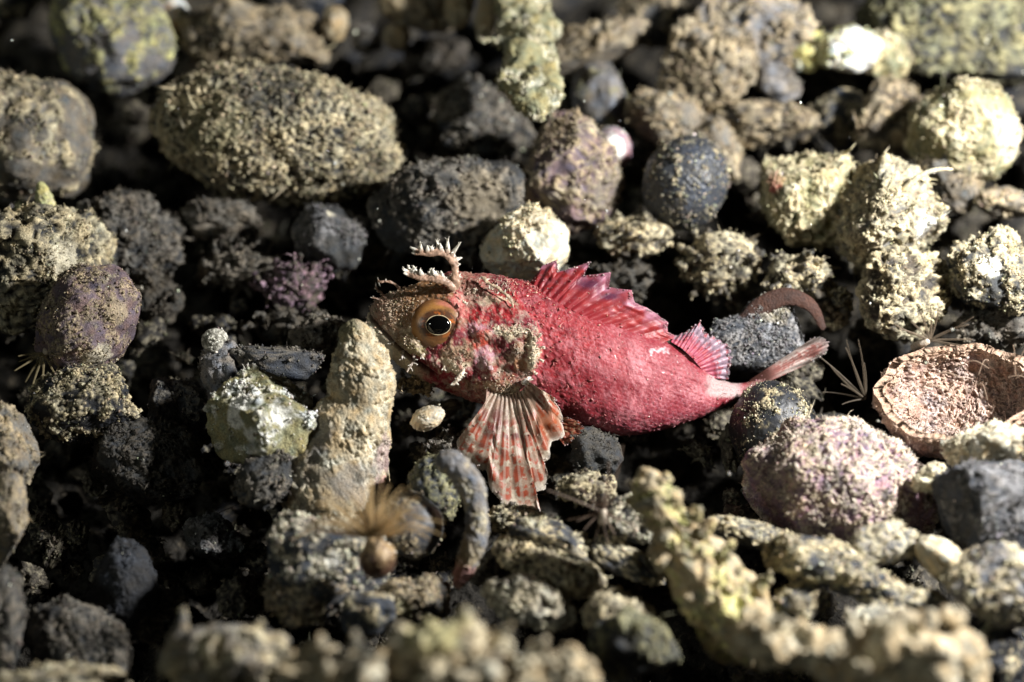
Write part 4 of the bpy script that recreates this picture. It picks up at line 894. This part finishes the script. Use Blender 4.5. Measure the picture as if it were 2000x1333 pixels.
        C = mixc(C, A([.16, .04, .035]), np.clip(1.3*np.exp(-(((P[:, 0]+X0-968-.25*(Y0-P[:, 1]-820)*-1)/15)**2+((Y0-P[:, 1]-820)/34)**2)), 0, 1)*ss(-.4, .1, a)*.85)
        C = mixc(C, A([.44, .11, .03]), np.exp(-(((P[:, 0]+X0-1070)/26)**2+((Y0-P[:, 1]-820)/26)**2))*.75)
        C = mixc(C, A([.55, .36, .30]), ss(.8, 1, u)*.7)
        return mixc(C, A([.70, .66, .58]), ss(.9, 1, v)*.7)
    fin('pectoral_fin', basP, tipP, [84, 84, 80, 76, 70], [84, 92, 108, 118, 118, 106, 84], 15, c_pec, nu=520, nv=110, ser=3.5, ridge=3.0, curl=22, jag=14, label='fan shaped side fin cream with orange red blotches')
    def c_pel(u, v, r, P):
        b = nsf(P, 6, 33)
        C = mixc(np.broadcast_to(A([.22, .06, .03]), P.shape), A([.40, .30, .18]), ss(-.1, .4, b))
        return mixc(C, A([.45, .10, .06]), r*.5)
    fin('pelvic_fin', [(1062, 812), (1070, 822), (1074, 836)], [(1104, 813), (1126, 820), (1137, 832), (1130, 842), (1120, 856), (1100, 866)], [70, 72, 70], [84, 88, 84], 7, c_pel, nu=130, ser=3)
    def c_tail(u, v, r, P):
        a, b = nsf(P, 20, 43), nsf(P, 6, 49)
        C = mixc(np.broadcast_to(A([.11, .045, .035]), P.shape), A([.50, .22, .19]), ss(.18, .4, v))
        C = mixc(C, A([.78, .68, .62]), ss(-.4, .2, b+.6*a+.5*np.sin(u*9+1))*ss(.25, .5, v)*.85)
        return mixc(C, A([.66, .6, .58]), ss(.85, 1, v)*.7)
    fin('tail_fin', [(1470, 744), (1474, 752), (1480, 760)], [(1592, 660), (1612, 660), (1626, 670), (1624, 688), (1600, 708)], [-62, -66, -62], [-20, -40, -60, -80, -100], 10, c_tail, nu=200, nv=120, ser=3, ridge=2.5, curl=-8, label='narrow folded tail fin streaked pink and white')

    # --- frilly flaps on the head
    def frill(name, stem, tips, z0, w0, label=None, col=A([.36, .23, .16]), every=None):
        Bf = Buf(); S = A([[x-X0, Y0-y, z] for x, y, z in stem], float); Q = catmull(S, 60)
        t = np.linspace(0, 1, 60)
        V, F = tubegrid(Q, w0*(1-.35*t)*(1+.15*np.sin(t*19)), 20, flat=.5)
        V = V+vnormals(V, F)*(1.2*perlin(V/4)+.8*perlin(V/2))[:, None]
        Bf.add(V, F, mixc(np.broadcast_to(col, V.shape), col*1.9, ss(-.2, .5, fbm(V/8, 2))))
        r = np.random.default_rng(len(stem)*7+len(tips))
        for (ti, dx, dy, L) in tips:
            p = Q[int(ti*59)]; dv = A([dx, dy, r.normal()*.3]); dv /= np.linalg.norm(dv)
            cu = A([r.normal(), r.normal(), r.normal()])*.25
            ts = np.linspace(0, 1, 14)[:, None]; Sx = p+dv*L*ts+cu*L*ts**2
            V, F = tubegrid(Sx, np.maximum(w0*.7*(1-ts[:, 0])**.55, .8), 10, flat=.4)
            c0 = mixc(np.broadcast_to(col*1.3, V.shape), A([.88, .85, .74]), np.repeat(np.r_[ss(.15, .65, ts[:, 0])], 10).tolist()+[0, 1])
            Bf.add(V, F, c0)
            for q in range(4):
                tt = r.uniform(.35, .95); pp = p+dv*L*tt+cu*L*tt**2; d2 = nrm(dv+r.normal(size=3)*.8)
                s2 = np.linspace(0, 1, 6)[:, None]; V, F = tubegrid(pp+d2*L*.28*s2, np.maximum(w0*.26*(1-s2[:, 0]), .45), 6)
                Bf.add(V, F, A([.85, .80, .70]))
        return part(name, *Bf.get(), M['flap'], label=label)
    frill('eye_tentacle', [(892, 566, 72), (891, 545, 78), (890, 520, 82), (880, 507, 84), (862, 497, 86), (838, 499, 86), (817, 497, 86)],
          [(.98, -.6, .8, 17), (.92, -.2, 1, 24), (.84, 0, 1, 16), (.78, .2, 1, 26), (.7, .1, 1, 30), (.63, -.3, 1, 20), (.55, .1, 1, 33), (.5, .5, 1, 26), (.45, .4, 1, 24), (.4, .8, .8, 18), (.33, 1, .4, 10), (1, -1, -.1, 8), (.25, 1, .2, 7)], 80, 8.6,
          label='tall brown frilled flap curling forward above the eye')
    r_ = np.random.default_rng(3)
    frill('eye_tentacle', [(893, 568, 72), (878, 556, 80), (860, 548, 84), (838, 546, 84), (818, 543, 84), (803, 538, 82)],
          [(k, -.35+.5*r_.normal()*.5, 1, r_.uniform(13, 24)) for k in np.linspace(.05, 1, 19)]+[(1, -1, .3, 9), (.95, -1, -.2, 8), (.1, .6, 1, 26)], 80, 8.8, label='low brown frilled flap with white tips above the eye')
    frill('snout_tentacle', [(784, 566, 40), (772, 556, 44), (760, 551, 46), (748, 552, 46), (741, 550, 46)], [(.95, -.3, 1, 7), (.6, .2, 1, 6), (1, .2, -1, 8)], 40, 2.8)
    frill('snout_tentacle', [(756, 584, 40), (748, 574, 44), (741, 569, 46), (737, 563, 46)], [(1, -.1, 1, 8), (.8, -1, .3, 6), (.5, -1, .1, 7)], 40, 2.6)
    frill('snout_tentacle', [(748, 588, 38), (738, 584, 42), (731, 583, 44)], [(1, -1, .2, 5), (.8, -.4, 1, 5)], 40, 2)
    frill('cheek_flap', [(908, 716, 84), (904, 728, 90), (897, 738, 94), (890, 748, 95)], [(k, -1 if i % 2 else 1, -.3, 8) for i, k in enumerate(np.linspace(.3, 1, 10))]+[(1, -.5, -1, 6)], 90, 4.5, col=A([.55, .45, .35]), label='white feathery flap hanging from the cheek')
    frill('cheek_flap', [(812, 690, 62), (811, 703, 68), (806, 714, 72), (797, 726, 72)], [(.5, 1, -.4, 9), (.6, -1, -.4, 7), (.75, 1, -.7, 8), (.3, 1, -.2, 7)], 60, 2.6, col=A([.45, .38, .32]))
    frill('cheek_flap', [(779, 662, 52), (773, 668, 56), (763, 673, 58)], [(.6, 0, -1, 5), (.9, -1, .4, 4)], 50, 1.8, col=A([.5, .45, .4]))
    frill('cheek_flap', [(790, 684, 56), (790, 694, 60), (787, 702, 60)], [(.6, 1, -1, 6), (.9, -1, -.4, 5)], 50, 2.4, col=A([.5, .45, .4]))
    frill('nape_flap', [(944, 543, 72), (956, 556, 78), (972, 564, 82), (984, 574, 84), (996, 584, 84), (1002, 600, 84)], [(k, .6 if i % 2 else -.8, 1 if i % 2 else -.6, 7) for i, k in enumerate(np.linspace(0, 1, 9))], 80, 3.6, col=A([.42, .32, .22]), label='pale ragged flap trailing behind the eye')
    frill('gill_flap', [(1018, 748, 96), (1024, 744, 100), (1030, 738, 102)], [(.5, 1, -.4, 12), (.8, 1, .1, 12), (.3, 1, -.8, 10), (1, .8, .6, 8)], 90, 5, col=A([.7, .62, .55]), label='bright white tuft at the base of the side fin')
    for i_, (x_, y_, dx_, dy_) in enumerate([(1046, 660, 10, -6), (1052, 678, 10, 2), (1050, 700, 9, 6), (1038, 722, 8, 8), (1012, 650, 4, -9), (985, 655, -4, -8), (925, 575, 5, -8), (905, 590, 8, 6), (872, 712, -3, 9), (832, 690, -5, 8)]):
        z_ = 92 if x_ > 960 else 84 if x_ > 880 else 74
        frill('skin_tag', [(x_, y_, z_), (x_+dx_*.6, y_+dy_*.5, z_+4), (x_+dx_, y_+dy_, z_+6)], [(.4, dx_, -dy_, 6), (.7, -dy_, dx_, 5), (.9, dy_, dx_, 5)], 80, 3, col=A([.50, .42, .32]))
    frill('cheek_spine', [(945, 690, 84), (950, 705, 92), (957, 716, 96), (963, 722, 98)], [(.5, 1, .3, 5)], 90, 6, col=A([.40, .27, .27]))
build_fish()
